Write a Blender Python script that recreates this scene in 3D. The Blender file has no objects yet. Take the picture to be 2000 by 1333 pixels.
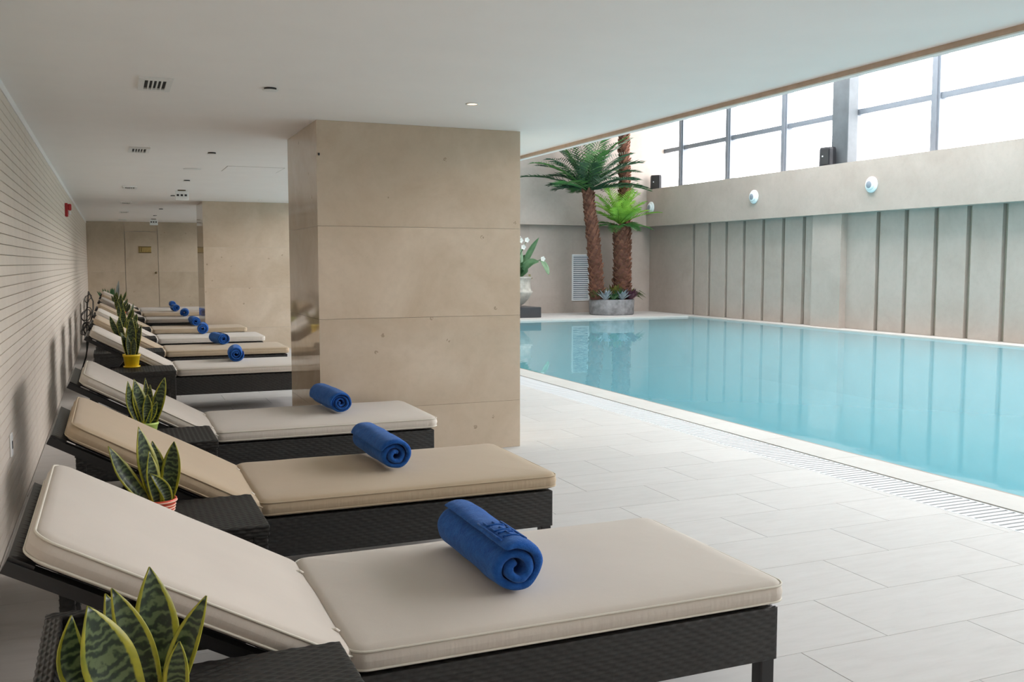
import bpy, math, random
from mathutils import Vector, Matrix, noise
random.seed(7)
PI = math.pi
scene = bpy.context.scene
C = scene.collection

# ------------------------------------------------------------------ camera
FPX, CX, CY, CAMH = 1860.0, 1000.0, 666.5, 1.4
VPX, VPY = 217.7, 515.0
_p = math.atan((CY - VPY) / FPX)
_z = Vector((0, -math.cos(_p), -math.sin(_p)))
_y = Vector((VPX - CX, VPY - CY, FPX)).normalized()
_y = (_y - _z * _y.dot(_z)).normalized()
_x = _y.cross(_z)
def cam2world(c):
    return Vector((_x.dot(c), _y.dot(c), _z.dot(c)))
cam = bpy.data.cameras.new('camera')
cam.sensor_width = 36.0
cam.lens = 36.0 * FPX / 2000.0
cam.clip_end = 200
camo = bpy.data.objects.new('camera', cam)
C.objects.link(camo)
_r, _u, _b = cam2world(Vector((1, 0, 0))), cam2world(Vector((0, -1, 0))), cam2world(Vector((0, 0, -1)))
camo.matrix_world = Matrix(((_r.x, _u.x, _b.x, 0), (_r.y, _u.y, _b.y, 0), (_r.z, _u.z, _b.z, CAMH), (0, 0, 0, 1)))
scene.camera = camo

def at(u, v, Y):
    """the point of the place that lies at depth Y behind the pixel (u, v) of the photograph"""
    d = cam2world(Vector((u - CX, v - CY, FPX)))
    t = Y / d.y
    return Vector((d.x * t, Y, CAMH + d.z * t))

# ------------------------------------------------------------------ sky and exposure
w = bpy.data.worlds.new('overcast_sky')
scene.world = w
w.use_nodes = True
bg = w.node_tree.nodes['Background']
bg.inputs[0].default_value = (1.0, 0.95, 0.955, 1)
bg.inputs[1].default_value = 10.0
scene.view_settings.view_transform = 'Standard'
scene.view_settings.look = 'None'
scene.view_settings.gamma = 1
scene.view_settings.exposure = 0.36
scene.view_settings.use_curve_mapping = False
cy = scene.cycles
cy.use_denoising = True
cy.max_bounces = 10
cy.diffuse_bounces = 6
cy.glossy_bounces = 4
cy.transparent_max_bounces = 16
cy.sample_clamp_indirect = 6
cy.caustics_reflective = True
cy.caustics_refractive = False

# main planes of the place
WX = -0.52            # left wall
HC = 2.385            # lounge ceiling
BX = 3.495            # edge of the lounge ceiling
FY = 24.4             # far wall
NY = -6.0             # wall behind the camera
PX0, PX1 = 5.13, 14.2  # pool
PY0, PY1 = -4.5, 21.8
RX = 14.62            # panel wall on the right
GX = 14.97             # window plane
HZ = 6.4              # hall roof over the pool
SK0, SK1 = 12.0, 14.6   # unseen skylight strip, placed for the light it gives
WZ = -0.03            # water level

def portal(name, loc, rot, sx, sy):
    l = bpy.data.lights.new(name, 'AREA')
    l.shape = 'RECTANGLE'; l.size = sx; l.size_y = sy
    l.cycles.is_portal = True
    o = bpy.data.objects.new(name, l); C.objects.link(o)
    o.location = loc; o.rotation_euler = rot
portal('side_window_portal', (GX + 0.12, (NY + FY) / 2, 4.95), (0, PI / 2, 0), 2.9, FY - NY)
portal('roof_portal', ((SK0 + SK1) / 2, (NY + FY) / 2, HZ + 0.35), (0, 0, 0), SK1 - SK0, FY - NY)

# ------------------------------------------------------------------ materials
MATS = {}
class NB:
    def __init__(s, name):
        s.m = bpy.data.materials.new(name); s.m.use_nodes = True
        s.t = s.m.node_tree; s.n = s.t.nodes; s.l = s.t.links
        s.b = s.n['Principled BSDF']; s.out = s.n['Material Output']
        MATS[name] = s.m
    def node(s, typ, **kw):
        n = s.n.new(typ)
        for k, v in kw.items():
            if hasattr(n, k) and k not in n.inputs: setattr(n, k, v)
            else: n.inputs[k].default_value = v
        return n
    def link(s, a, b): s.l.new(a, b)
    def coord(s, scale=(1, 1, 1), kind='Object'):
        tc = s.node('ShaderNodeTexCoord'); mp = s.node('ShaderNodeMapping')
        mp.inputs['Scale'].default_value = scale
        s.link(tc.outputs[kind], mp.inputs[0]); return mp.outputs[0]
    def noise(s, vec, scale, detail=4, rough=0.55, dist=0.0):
        n = s.node('ShaderNodeTexNoise'); n.inputs['Scale'].default_value = scale
        n.inputs['Detail'].default_value = detail; n.inputs['Roughness'].default_value = rough
        n.inputs['Distortion'].default_value = dist
        s.link(vec, n.inputs['Vector']); return n.outputs['Fac']
    def ramp(s, fac, stops):
        r = s.node('ShaderNodeValToRGB'); e = r.color_ramp.elements
        e[0].position, e[0].color = stops[0][0], (*stops[0][1], 1)
        e[1].position, e[1].color = stops[-1][0], (*stops[-1][1], 1)
        for p, c in stops[1:-1]:
            k = e.new(p); k.color = (*c, 1)
        s.link(fac, r.inputs[0]); return r.outputs[0]
    def mix(s, fac, a, b, mode='MIX'):
        m = s.node('ShaderNodeMix', data_type='RGBA', blend_type=mode)
        for i, v in ((0, fac), (6, a), (7, b)):
            if isinstance(v, (int, float)): m.inputs[i].default_value = v
            elif isinstance(v, tuple): m.inputs[i].default_value = (*v, 1)
            else: s.link(v, m.inputs[i])
        return m.outputs[2]
    def math(s, op, a, b=None, c=None):
        m = s.node('ShaderNodeMath', operation=op)
        for i, v in enumerate((a, b, c)):
            if v is None: continue
            if isinstance(v, (int, float)): m.inputs[i].default_value = v
            else: s.link(v, m.inputs[i])
        return m.outputs[0]
    def bump(s, h, strength=0.2, dist=0.01):
        b = s.node('ShaderNodeBump'); b.inputs['Strength'].default_value = strength
        b.inputs['Distance'].default_value = dist
        s.link(h, b.inputs['Height']); s.link(b.outputs[0], s.b.inputs['Normal'])
    def col(s, c):
        if isinstance(c, tuple): s.b.inputs['Base Color'].default_value = (*c, 1)
        else: s.link(c, s.b.inputs['Base Color'])
    def set(s, **kw):
        for k, v in kw.items(): s.b.inputs[k.replace('_', ' ')].default_value = v
    def rnd(s, amt):
        oi = s.node('ShaderNodeObjectInfo')
        return s.math('MULTIPLY_ADD', oi.outputs['Random'], amt, 1 - amt / 2)

def plain(name, c, rough=0.5, metal=0.0, var=0.0, scale=30, spec=None):
    b = NB(name)
    if var:
        f = b.noise(b.coord(), scale)
        b.col(b.ramp(f, [(0.25, tuple(x * (1 - var) for x in c)), (0.75, tuple(min(1, x * (1 + var)) for x in c))]))
    else: b.col(c)
    b.set(Roughness=rough, Metallic=metal)
    if spec is not None: b.b.inputs['Specular IOR Level'].default_value = spec
    return b

def stone(name, c1, c2, spot, rough, scale=1.0, rndamt=0.08, spots=True, kind='Object', spec=0.5):
    b = NB(name)
    oi = b.node('ShaderNodeObjectInfo')
    tc = b.node('ShaderNodeTexCoord')
    geo = b.node('ShaderNodeNewGeometry')
    ad = b.node('ShaderNodeVectorMath', operation='ADD'); b.link(geo.outputs['Position'], ad.inputs[0])
    cb = b.node('ShaderNodeCombineXYZ'); b.link(b.math('MULTIPLY', oi.outputs['Random'], 37.0), cb.inputs[1]); b.link(b.math('MULTIPLY', oi.outputs['Random'], 11.0), cb.inputs[2])
    b.link(cb.outputs[0], ad.inputs[1])
    v = ad.outputs[0]
    f = b.noise(v, 1.6 * scale, 6, 0.6, 0.6)
    base = b.ramp(f, [(0.3, c1), (0.7, c2)])
    f2 = b.noise(v, 14 * scale, 5, 0.65)
    base = b.mix(b.math('MULTIPLY', b.math('SUBTRACT', f2, 0.45), 0.55), base, tuple(x * 0.72 for x in c1))
    if spots:
        vo = b.node('ShaderNodeTexVoronoi'); vo.inputs['Scale'].default_value = 5.5 * scale; b.link(v, vo.inputs['Vector'])
        m = b.math('LESS_THAN', vo.outputs['Distance'], 0.085)
        n3 = b.noise(v, 1.3 * scale, 2)
        m = b.math('MULTIPLY', m, b.math('GREATER_THAN', n3, 0.5))
        n4 = b.noise(v, 60 * scale, 2)
        m = b.math('MULTIPLY', m, b.math('GREATER_THAN', n4, 0.47))
        base = b.mix(b.math('MULTIPLY', m, 0.55), base, spot)
    r = b.rnd(rndamt)
    mm = b.node('ShaderNodeVectorMath', operation='SCALE'); b.link(base, mm.inputs[0]); b.link(r, mm.inputs['Scale'])
    b.col(mm.outputs[0]); b.set(Roughness=rough); b.b.inputs['Specular IOR Level'].default_value = spec
    return b

stone('column_marble', (0.52, 0.41, 0.30), (0.64, 0.53, 0.41), (0.24, 0.17, 0.11), 0.045)
stone('hall_stone', (0.405, 0.345, 0.30), (0.47, 0.41, 0.365), (0.45, 0.40, 0.33), 0.5, 0.7, 0.05, False, 'Object', 0.25)
stone('back_stone', (0.44, 0.36, 0.26), (0.55, 0.46, 0.35), (0.3, 0.22, 0.15), 0.15, 0.8, 0.05)
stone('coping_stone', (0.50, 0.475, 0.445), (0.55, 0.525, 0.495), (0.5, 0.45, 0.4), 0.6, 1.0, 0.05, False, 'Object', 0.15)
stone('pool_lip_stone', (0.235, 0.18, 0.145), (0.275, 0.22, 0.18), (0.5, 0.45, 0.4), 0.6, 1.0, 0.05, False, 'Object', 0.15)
stone('slot_shade_stone', (0.30, 0.27, 0.215), (0.36, 0.325, 0.26), (0.3, 0.3, 0.3), 0.5, 1.0, 0.0, False)  # wall stone darkened: shade of the slot recesses put into the colour

# floor tiles: pale stone with fine streaks
b = NB('floor_tile')
geo = b.node('ShaderNodeNewGeometry')
mp = b.node('ShaderNodeMapping'); mp.inputs['Scale'].default_value = (1.6, 9.0, 1); b.link(geo.outputs['Position'], mp.inputs[0])
f = b.noise(mp.outputs[0], 2.2, 8, 0.7, 0.4)
mp2 = b.node('ShaderNodeMapping'); mp2.inputs['Scale'].default_value = (0.7, 0.9, 1); b.link(geo.outputs['Position'], mp2.inputs[0])
f2 = b.noise(mp2.outputs[0], 1.4, 3)
c = b.ramp(f, [(0.25, (0.525, 0.50, 0.48)), (0.5, (0.575, 0.55, 0.53)), (0.75, (0.61, 0.588, 0.57))])
c = b.mix(b.math('MULTIPLY', f2, 0.3), c, (0.55, 0.52, 0.495))
r = b.rnd(0.06)
mm = b.node('ShaderNodeVectorMath', operation='SCALE'); b.link(c, mm.inputs[0]); b.link(r, mm.inputs['Scale'])
b.col(mm.outputs[0]); b.set(Roughness=0.6); b.b.inputs['Specular IOR Level'].default_value = 0.15
b.bump(f, 0.05, 0.004)
plain('grout', (0.42, 0.39, 0.36), 0.8, var=0.1)
plain('ceiling_paint', (0.92, 0.895, 0.87), 0.6, var=0.015, scale=3)
plain('wall_strip', (0.74, 0.655, 0.56), 0.5, var=0.05, scale=6)
plain('wall_backing', (0.56, 0.50, 0.43), 0.8)
plain('white_plastic', (0.80, 0.80, 0.78), 0.4, var=0.02)
plain('grating_white', (0.66, 0.66, 0.67), 0.6, var=0.02, spec=0.15)
plain('grating_shade', (0.42, 0.42, 0.43), 0.7, var=0.02, spec=0.1)
plain('white_metal', (0.80, 0.82, 0.84), 0.35, var=0.02)
plain('dark_slot', (0.03, 0.03, 0.03), 0.8)
plain('trim_wood', (0.55, 0.42, 0.31), 0.5, var=0.12, scale=12)
plain('frame_metal', (0.17, 0.195, 0.225), 0.45, 0.1, var=0.08, scale=5)
plain('steel_paint', (0.085, 0.10, 0.11), 0.6, 0.0, var=0.15, scale=4)
plain('black_plastic', (0.02, 0.021, 0.025), 0.45)
plain('black_metal', (0.018, 0.018, 0.019), 0.4)
plain('plinth_black', (0.035, 0.037, 0.042), 0.35, var=0.1)
plain('brass', (0.42, 0.31, 0.12), 0.35, 0.7, var=0.15)
plain('brass_dark', (0.13, 0.085, 0.03), 0.5, 0.4)
plain('alarm_red', (0.42, 0.02, 0.025), 0.35)
plain('pool_tile', (0.235, 0.56, 0.65), 0.4, var=0.03, scale=1)
plain('jet_white', (0.78, 0.86, 0.88), 0.3)
plain('jet_grey', (0.25, 0.29, 0.34), 0.4)
plain('pot_yellow', (0.80, 0.55, 0.01), 0.4, var=0.04)
plain('pot_red', (0.72, 0.10, 0.05), 0.4)
plain('pot_green', (0.50, 0.66, 0.16), 0.4)
plain('pot_band', (0.85, 0.55, 0.42), 0.5)
plain('soil', (0.05, 0.035, 0.025), 0.95, var=0.4)
plain('cable_black', (0.02, 0.018, 0.017), 0.5)
plain('planter_stone', (0.24, 0.24, 0.25), 0.8, var=0.45, scale=7)
plain('urn_stone', (0.36, 0.34, 0.30), 0.6, var=0.4, scale=5)
plain('trunk_bark', (0.105, 0.042, 0.028), 0.9, var=0.4, scale=9)
plain('bark_stub', (0.17, 0.075, 0.045), 0.9, var=0.5, scale=5)
def leafmat(name, c1, c2, rough=0.45, trans=0.25):
    b = NB(name)
    oi = b.node('ShaderNodeObjectInfo')
    f = b.noise(b.coord(), 6, 3)
    f = b.math('ADD', b.math('MULTIPLY', f, 0.7), b.math('MULTIPLY', oi.outputs['Random'], 0.3))
    col = b.ramp(f, [(0.25, c1), (0.75, c2)])
    b.col(col); b.set(Roughness=rough)
    tr = b.node('ShaderNodeBsdfTranslucent'); b.link(col, tr.inputs[0])
    mx = b.node('ShaderNodeMixShader'); mx.inputs[0].default_value = trans
    b.link(b.b.outputs[0], mx.inputs[1]); b.link(tr.outputs[0], mx.inputs[2]); b.link(mx.outputs[0], b.out.inputs[0])
leafmat('palm_dark', (0.009, 0.042, 0.017), (0.036, 0.11, 0.045))
leafmat('palm_bright', (0.11, 0.30, 0.025), (0.26, 0.50, 0.06))
leafmat('palm_mid', (0.03, 0.12, 0.025), (0.08, 0.23, 0.05))
leafmat('leaf_green', (0.03, 0.10, 0.035), (0.10, 0.22, 0.09))
leafmat('leaf_pale', (0.20, 0.34, 0.19), (0.34, 0.46, 0.30))
leafmat('leaf_olive', (0.09, 0.10, 0.02), (0.25, 0.22, 0.05))
leafmat('leaf_blue', (0.25, 0.33, 0.38), (0.55, 0.62, 0.66))
leafmat('leaf_purple', (0.09, 0.03, 0.05), (0.22, 0.09, 0.13))
leafmat('leaf_grass', (0.03, 0.055, 0.015), (0.10, 0.13, 0.04))
leafmat('leaf_orange', (0.25, 0.08, 0.02), (0.5, 0.25, 0.08))
leafmat('leaf_grey', (0.22, 0.25, 0.23), (0.34, 0.37, 0.34))
leafmat('petal_white', (0.70, 0.72, 0.68), (0.85, 0.86, 0.82))

# woven black rattan
b = NB('rattan')
f = b.noise(b.coord((1, 1, 1)), 60, 3)
b.col(b.ramp(f, [(0.3, (0.010, 0.010, 0.010)), (0.7, (0.026, 0.025, 0.024))])); b.set(Roughness=0.36)
b.b.inputs['Specular IOR Level'].default_value = 0.6
# cushions: canvas, with fine puckers on the boxed sides
def cushion_mat(name, c):
    b = NB(name)
    v = b.coord()
    f = b.noise(v, 3, 3)
    col = b.ramp(f, [(0.2, tuple(x * 0.95 for x in c)), (0.8, tuple(x * 1.04 for x in c))])
    b.col(col); b.set(Roughness=0.85); b.b.inputs['Specular IOR Level'].default_value = 0.2
    b.b.inputs['Sheen Weight'].default_value = 0.15
    mp = b.node('ShaderNodeMapping'); mp.inputs['Scale'].default_value = (42, 42, 3)
    tc = b.node('ShaderNodeTexCoord'); b.link(tc.outputs['Object'], mp.inputs[0])
    pk = b.noise(mp.outputs[0], 1.0, 2, 0.5)
    sp = b.node('ShaderNodeSeparateXYZ'); b.link(tc.outputs['Normal'], sp.inputs[0])
    side = b.math('SUBTRACT', 1.0, b.math('ABSOLUTE', sp.outputs[2]))
    side = b.math('POWER', side, 1.5)
    n2 = b.noise(v, 7, 3)
    weave = b.noise(v, 500, 1)
    h = b.math('ADD', b.math('MULTIPLY', b.math('MULTIPLY', pk, side), 0.9), b.math('ADD', b.math('MULTIPLY', n2, 0.35), b.math('MULTIPLY', weave, 0.05)))
    b.bump(h, 0.55, 0.008)
cushion_mat('canvas_cream', (0.605, 0.545, 0.48))
cushion_mat('canvas_tan', (0.48, 0.375, 0.26))
plain('piping_cream', (0.68, 0.64, 0.55), 0.8)
plain('piping_tan', (0.48, 0.38, 0.26), 0.8)
plain('tie_tape', (0.78, 0.73, 0.65), 0.8)
# terry towel
b = NB('terry_blue')
v = b.coord()
f = b.noise(v, 40, 4, 0.7); f2 = b.noise(v, 260, 2, 0.8)
b.col(b.ramp(f, [(0.3, (0.012, 0.070, 0.30)), (0.7, (0.030, 0.135, 0.46))]))
b.set(Roughness=0.95); b.b.inputs['Sheen Weight'].default_value = 0.35; b.b.inputs['Sheen Roughness'].default_value = 0.4
b.b.inputs['Sheen Tint'].default_value = (0.45, 0.65, 1.0, 1); b.b.inputs['Specular IOR Level'].default_value = 0.1
b.bump(b.math('ADD', b.math('MULTIPLY', f, 0.6), b.math('MULTIPLY', f2, 0.6)), 0.7, 0.006)
# variegated sword leaves: u runs across the blade, v along it
def sword_mat(name, margin):
    b = NB(name)
    uv = b.node('ShaderNodeUVMap'); sp = b.node('ShaderNodeSeparateXYZ'); b.link(uv.outputs[0], sp.inputs[0])
    u, v = sp.outputs[0], sp.outputs[1]
    ob = b.coord()
    nz = b.noise(ob, 22, 3); nz2 = b.noise(ob, 70, 2)
    ph = b.math('ADD', b.math('MULTIPLY', v, 70.0), b.math('ADD', b.math('MULTIPLY', nz, 22.0), b.math('MULTIPLY', nz2, 5.0)))
    sn = b.math('SINE', ph)
    sn = b.math('ADD', b.math('MULTIPLY', sn, 0.5), 0.5)
    body = b.ramp(sn, [(0.15, (0.010, 0.022, 0.007)), (0.55, (0.035, 0.062, 0.02)), (0.9, (0.095, 0.13, 0.05))])
    d = b.math('ABSOLUTE', b.math('SUBTRACT', u, 0.5))
    d = b.math('ADD', d, b.math('MULTIPLY', b.math('SUBTRACT', nz2, 0.5), 0.06))
    edge = b.ramp(d, [(margin, (0, 0, 0)), (margin + 0.03, (1, 1, 1))])
    yel = b.ramp(nz, [(0.3, (0.20, 0.22, 0.012)), (0.7, (0.42, 0.38, 0.02))])
    b.col(b.mix(edge, body, yel)); b.set(Roughness=0.38)
sword_mat('sword_leaf', 0.36)
sword_mat('sword_leaf_narrow', 0.42)
# window glass and water
def glassy(name, tint, ior, rough, bumpscale=None, bs=0.0, dist=0.02, milk=None):
    b = NB(name)
    b.n.remove(b.b)
    tr = b.node('ShaderNodeBsdfTransparent'); tr.inputs[0].default_value = (*tint, 1)
    gl = b.node('ShaderNodeBsdfGlossy'); gl.inputs['Roughness'].default_value = rough
    r0 = ((ior - 1) / (ior + 1)) ** 2
    geo0 = b.node('ShaderNodeNewGeometry')
    dt = b.node('ShaderNodeVectorMath', operation='DOT_PRODUCT'); b.link(geo0.outputs['Normal'], dt.inputs[0]); b.link(geo0.outputs['Incoming'], dt.inputs[1])
    fc = b.math('POWER', b.math('SUBTRACT', 1.0, b.math('ABSOLUTE', dt.outputs['Value'])), 5.0)
    fres = b.math('MULTIPLY_ADD', fc, 1 - r0, r0)
    body = tr.outputs[0]
    if milk:
        df = b.node('ShaderNodeBsdfDiffuse'); df.inputs[0].default_value = (*milk[1], 1)
        mk = b.node('ShaderNodeMixShader'); mk.inputs[0].default_value = milk[0]
        b.link(tr.outputs[0], mk.inputs[1]); b.link(df.outputs[0], mk.inputs[2]); body = mk.outputs[0]
    mx = b.node('ShaderNodeMixShader')
    b.link(fres, mx.inputs[0]); b.link(body, mx.inputs[1]); b.link(gl.outputs[0], mx.inputs[2])
    b.link(mx.outputs[0], b.out.inputs[0])
    if bumpscale:
        geo = b.node('ShaderNodeNewGeometry')
        n1 = b.noise(geo.outputs['Position'], bumpscale, 3, 0.5)
        n2 = b.noise(geo.outputs['Position'], bumpscale * 0.22, 2, 0.5)
        bm = b.node('ShaderNodeBump'); bm.inputs['Strength'].default_value = bs; bm.inputs['Distance'].default_value = dist
        b.link(b.math('ADD', b.math('MULTIPLY', n1, 0.3), n2), bm.inputs['Height'])
        b.link(bm.outputs[0], gl.inputs['Normal'])
glassy('window_glass', (0.97, 0.985, 0.99), 1.35, 0.0)
glassy('pool_water', (0.72, 0.965, 0.975), 1.33, 0.015, 2.0, 0.22, 0.02, (0.7, (0.235, 0.555, 0.64)))
b = NB('lamp_glow')
b.col((0.9, 0.8, 0.65)); b.b.inputs['Emission Color'].default_value = (1.0, 0.72, 0.42, 1); b.b.inputs['Emission Strength'].default_value = 4

# ------------------------------------------------------------------ mesh helpers
class MB:
    def __init__(s): s.v = []; s.f = []; s.uv = None
    def add(s, verts, faces):
        k = len(s.v); s.v += [tuple(p) for p in verts]; s.f += [tuple(i + k for i in f) for f in faces]
        return s
    def box(s, x0, x1, y0, y1, z0, z1):
        return s.add([(x0, y0, z0), (x1, y0, z0), (x1, y1, z0), (x0, y1, z0), (x0, y0, z1), (x1, y0, z1), (x1, y1, z1), (x0, y1, z1)],
                     [(3, 2, 1, 0), (4, 5, 6, 7), (0, 1, 5, 4), (1, 2, 6, 5), (2, 3, 7, 6), (3, 0, 4, 7)])
    def cbox(s, x0, x1, y0, y1, z0, z1, c):
        """box with chamfered edges"""
        vs = []
        for zz, i in ((z0, c), (z0 + c, 0), (z1 - c, 0), (z1, c)):
            a0, a1, b0, b1 = x0 + i, x1 - i, y0 + i, y1 - i
            e = c if i == 0 else 0
            vs += [(a0 + e, b0, zz), (a1 - e, b0, zz), (a1, b0 + e, zz), (a1, b1 - e, zz), (a1 - e, b1, zz), (a0 + e, b1, zz), (a0, b1 - e, zz), (a0, b0 + e, zz)]
        fs = []
        for r in range(3):
            for i in range(8):
                j = (i + 1) % 8
                fs.append((r * 8 + i, r * 8 + j, r * 8 + 8 + j, r * 8 + 8 + i))
        fs.append(tuple(range(7, -1, -1))); fs.append(tuple(range(24, 32)))
        return s.add(vs, fs)
    def beam(s, p, q, w, h, up=(0, 0, 1)):
        p, q = Vector(p), Vector(q); d = (q - p).normalized()
        a = d.cross(Vector(up)).normalized() * (w / 2); bb = a.cross(d).normalized() * (h / 2)
        vs = [p - a - bb, p + a - bb, p + a + bb, p - a + bb, q - a - bb, q + a - bb, q + a + bb, q - a + bb]
        return s.add(vs, [(3, 2, 1, 0), (4, 5, 6, 7), (0, 1, 5, 4), (1, 2, 6, 5), (2, 3, 7, 6), (3, 0, 4, 7)])
    def tube(s, pts, r, n=8, closed=False, caps=True):
        pts = [Vector(p) for p in pts]; m = len(pts); k = len(s.v)
        rr = r if isinstance(r, (list, tuple)) else [r] * m
        prev = None
        for i in range(m):
            if closed: d = pts[(i + 1) % m] - pts[i - 1]
            else: d = pts[min(i + 1, m - 1)] - pts[max(i - 1, 0)]
            d.normalize()
            if prev is None:
                a = d.cross(Vector((0, 0, 1)))
                if a.length < 0.1: a = d.cross(Vector((1, 0, 0)))
            else: a = prev - d * prev.dot(d)
            a.normalize(); prev = a; bb = d.cross(a)
            for j in range(n):
                t = 2 * PI * j / n
                s.v.append(tuple(pts[i] + (a * math.cos(t) + bb * math.sin(t)) * rr[i]))
        for i in range(m if closed else m - 1):
            for j in range(n):
                j2 = (j + 1) % n; i2 = (i + 1) % m
                s.f.append((k + i * n + j, k + i * n + j2, k + i2 * n + j2, k + i2 * n + j))
        if caps and not closed:
            s.f.append(tuple(k + j for j in range(n - 1, -1, -1))); s.f.append(tuple(k + (m - 1) * n + j for j in range(n)))
        return s
    def lathe(s, prof, n=24, c=(0, 0, 0), axis='z', sx=1.0, sy=1.0):
        k = len(s.v)
        for r, h in prof:
            for j in range(n):
                t = 2 * PI * j / n; a, bb = r * math.cos(t) * sx, r * math.sin(t) * sy
                p = (a, bb, h) if axis == 'z' else ((h, a, bb) if axis == 'x' else (a, h, bb))
                s.v.append((p[0] + c[0], p[1] + c[1], p[2] + c[2]))
        for i in range(len(prof) - 1):
            for j in range(n):
                j2 = (j + 1) % n
                s.f.append((k + i * n + j, k + i * n + j2, k + (i + 1) * n + j2, k + (i + 1) * n + j))
        s.f.append(tuple(k + j for j in range(n - 1, -1, -1)))
        e = k + (len(prof) - 1) * n
        s.f.append(tuple(e + j for j in range(n)))
        return s
    def mesh(s, name, mat, smooth=False, uv=None):
        me = bpy.data.meshes.new(name); me.from_pydata(s.v, [], s.f); me.update()
        me.materials.append(MATS[mat])
        if smooth: me.polygons.foreach_set('use_smooth', [True] * len(me.polygons))
        if uv:
            ul = me.uv_layers.new(name='UVMap')
            for lp in me.loops: ul.data[lp.index].uv = uv[lp.vertex_index]
        return me
    def build(s, name, mat, parent=None, smooth=False, loc=(0, 0, 0), uv=None, rot=(0, 0, 0)):
        return link(name, s.mesh(name, mat, smooth, uv), parent, loc, rot)

def link(name, data, parent=None, loc=(0, 0, 0), rot=(0, 0, 0)):
    o = bpy.data.objects.new(name, data); C.objects.link(o)
    o.parent = parent; o.location = loc; o.rotation_euler = rot
    return o
def struct(o, label, cat):
    o['kind'] = 'structure'; o['label'] = label; o['category'] = cat; return o
def tag(o, label, cat, group=None):
    o['label'] = label; o['category'] = cat
    if group: o['group'] = group
    return o
def empty(name, loc=(0, 0, 0), rot=(0, 0, 0)):
    o = link(name, None, None, loc, rot); o.empty_display_size = 0.1; return o
def copy_tree(o, parent=None):
    c = o.copy(); C.objects.link(c); c.parent = parent
    for ch in list(o.children): copy_tree(ch, c)
    return c

# ================================================================== SETTING
# ---- floor with its slabs in running bond
fl = struct(MB().box(WX, 4.33, NY, FY, -0.2, -0.004).build('floor', 'grout'), 'pale stone floor of the lounge along the pool', 'floor')
TW, TD, GAP = 0.81, 0.4125, 0.0022
cache = {}
rest = MB()
row = 0
y = 2.2575 - TD * 20
rows = []
while y < FY:
    rows.append((y, row)); y += TD; row += 1
for y, row in rows:
    y0, y1 = max(y, NY), min(y + TD, FY)
    if y1 <= NY + 0.01: continue
    x = 0.63 - TW * 2 + (0.405 if row % 2 else 0.0)
    while x < 4.33:
        x0, x1 = max(x, WX), min(x + TW, 4.33); x += TW
        if x1 - x0 < 0.03: continue
        if 1.0 < y0 < 13.5:
            key = (round(x1 - x0, 3), round(y1 - y0, 3))
            if key not in cache:
                cache[key] = MB().cbox(GAP / 2, key[0] - GAP / 2, GAP / 2, key[1] - GAP / 2, -0.012, 0, 0.0007).mesh('tile', 'floor_tile')
            link('tile', cache[key], fl, (x0, y0, 0))
        else:
            rest.box(x0 + GAP / 2, x1 - GAP / 2, y0 + GAP / 2, y1 - GAP / 2, -0.012, 0)
o = rest.build('tile_field', 'floor_tile', fl); o['kind'] = 'stuff'
# ---- drain channel beside the pool with its white grating
dr = struct(MB().box(4.33, 4.68, NY, FY, -0.2, -0.03).build('trim_1', 'grating_shade'), 'white slatted overflow drain grating along the pool edge', 'drain')
br = MB(); yy = NY
while yy < 22.0:
    br.box(4.338, 4.662, yy, yy + 0.034, -0.028, -0.001); yy += 0.052
br.box(4.333, 4.345, NY, 22, -0.03, -0.0005); br.box(4.655, 4.667, NY, 22, -0.03, -0.0005)
o = br.build('grating_bars', 'grating_white', dr); o['kind'] = 'stuff'
# ---- pool coping, far and right ledges
cp = struct(MB().box(4.68, 5.0, NY, PY1, -0.2, -0.006).build('trim_2', 'grout'), 'pale stone coping along the near edge of the pool', 'coping')
k = NY
cme = MB().cbox(0.001, 0.309, 0.001, 0.808, -0.03, 0, 0.002).mesh('coping_slab', 'coping_stone')
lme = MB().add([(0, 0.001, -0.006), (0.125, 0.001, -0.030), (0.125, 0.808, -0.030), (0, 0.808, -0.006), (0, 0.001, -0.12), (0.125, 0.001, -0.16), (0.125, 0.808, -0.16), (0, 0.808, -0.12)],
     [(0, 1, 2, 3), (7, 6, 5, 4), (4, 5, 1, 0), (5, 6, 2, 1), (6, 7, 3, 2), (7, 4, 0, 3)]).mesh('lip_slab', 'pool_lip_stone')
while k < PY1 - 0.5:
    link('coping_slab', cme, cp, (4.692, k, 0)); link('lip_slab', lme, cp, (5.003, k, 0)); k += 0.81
led = struct(MB().box(4.68, RX + 0.3, PY1, FY, -0.6, 0).build('floor_far_end', 'floor_tile'), 'pale stone ledge across the far end of the pool', 'floor')
MB().box(5.0, PX1, PY1 - 0.14, PY1 + 0.02, -0.14, 0.012).build('coping_strip', 'coping_stone', led)
led2 = struct(MB().box(PX1, RX + 0.3, NY, PY1, -0.6, 0).build('floor_right_edge', 'coping_stone'), 'narrow pale stone ledge under the panelled wall', 'floor')
struct(MB().box(4.68, RX + 0.3, NY, PY0, -0.6, 0).build('floor_near_end', 'floor_tile'), 'stone floor at the near end of the pool', 'floor')
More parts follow.
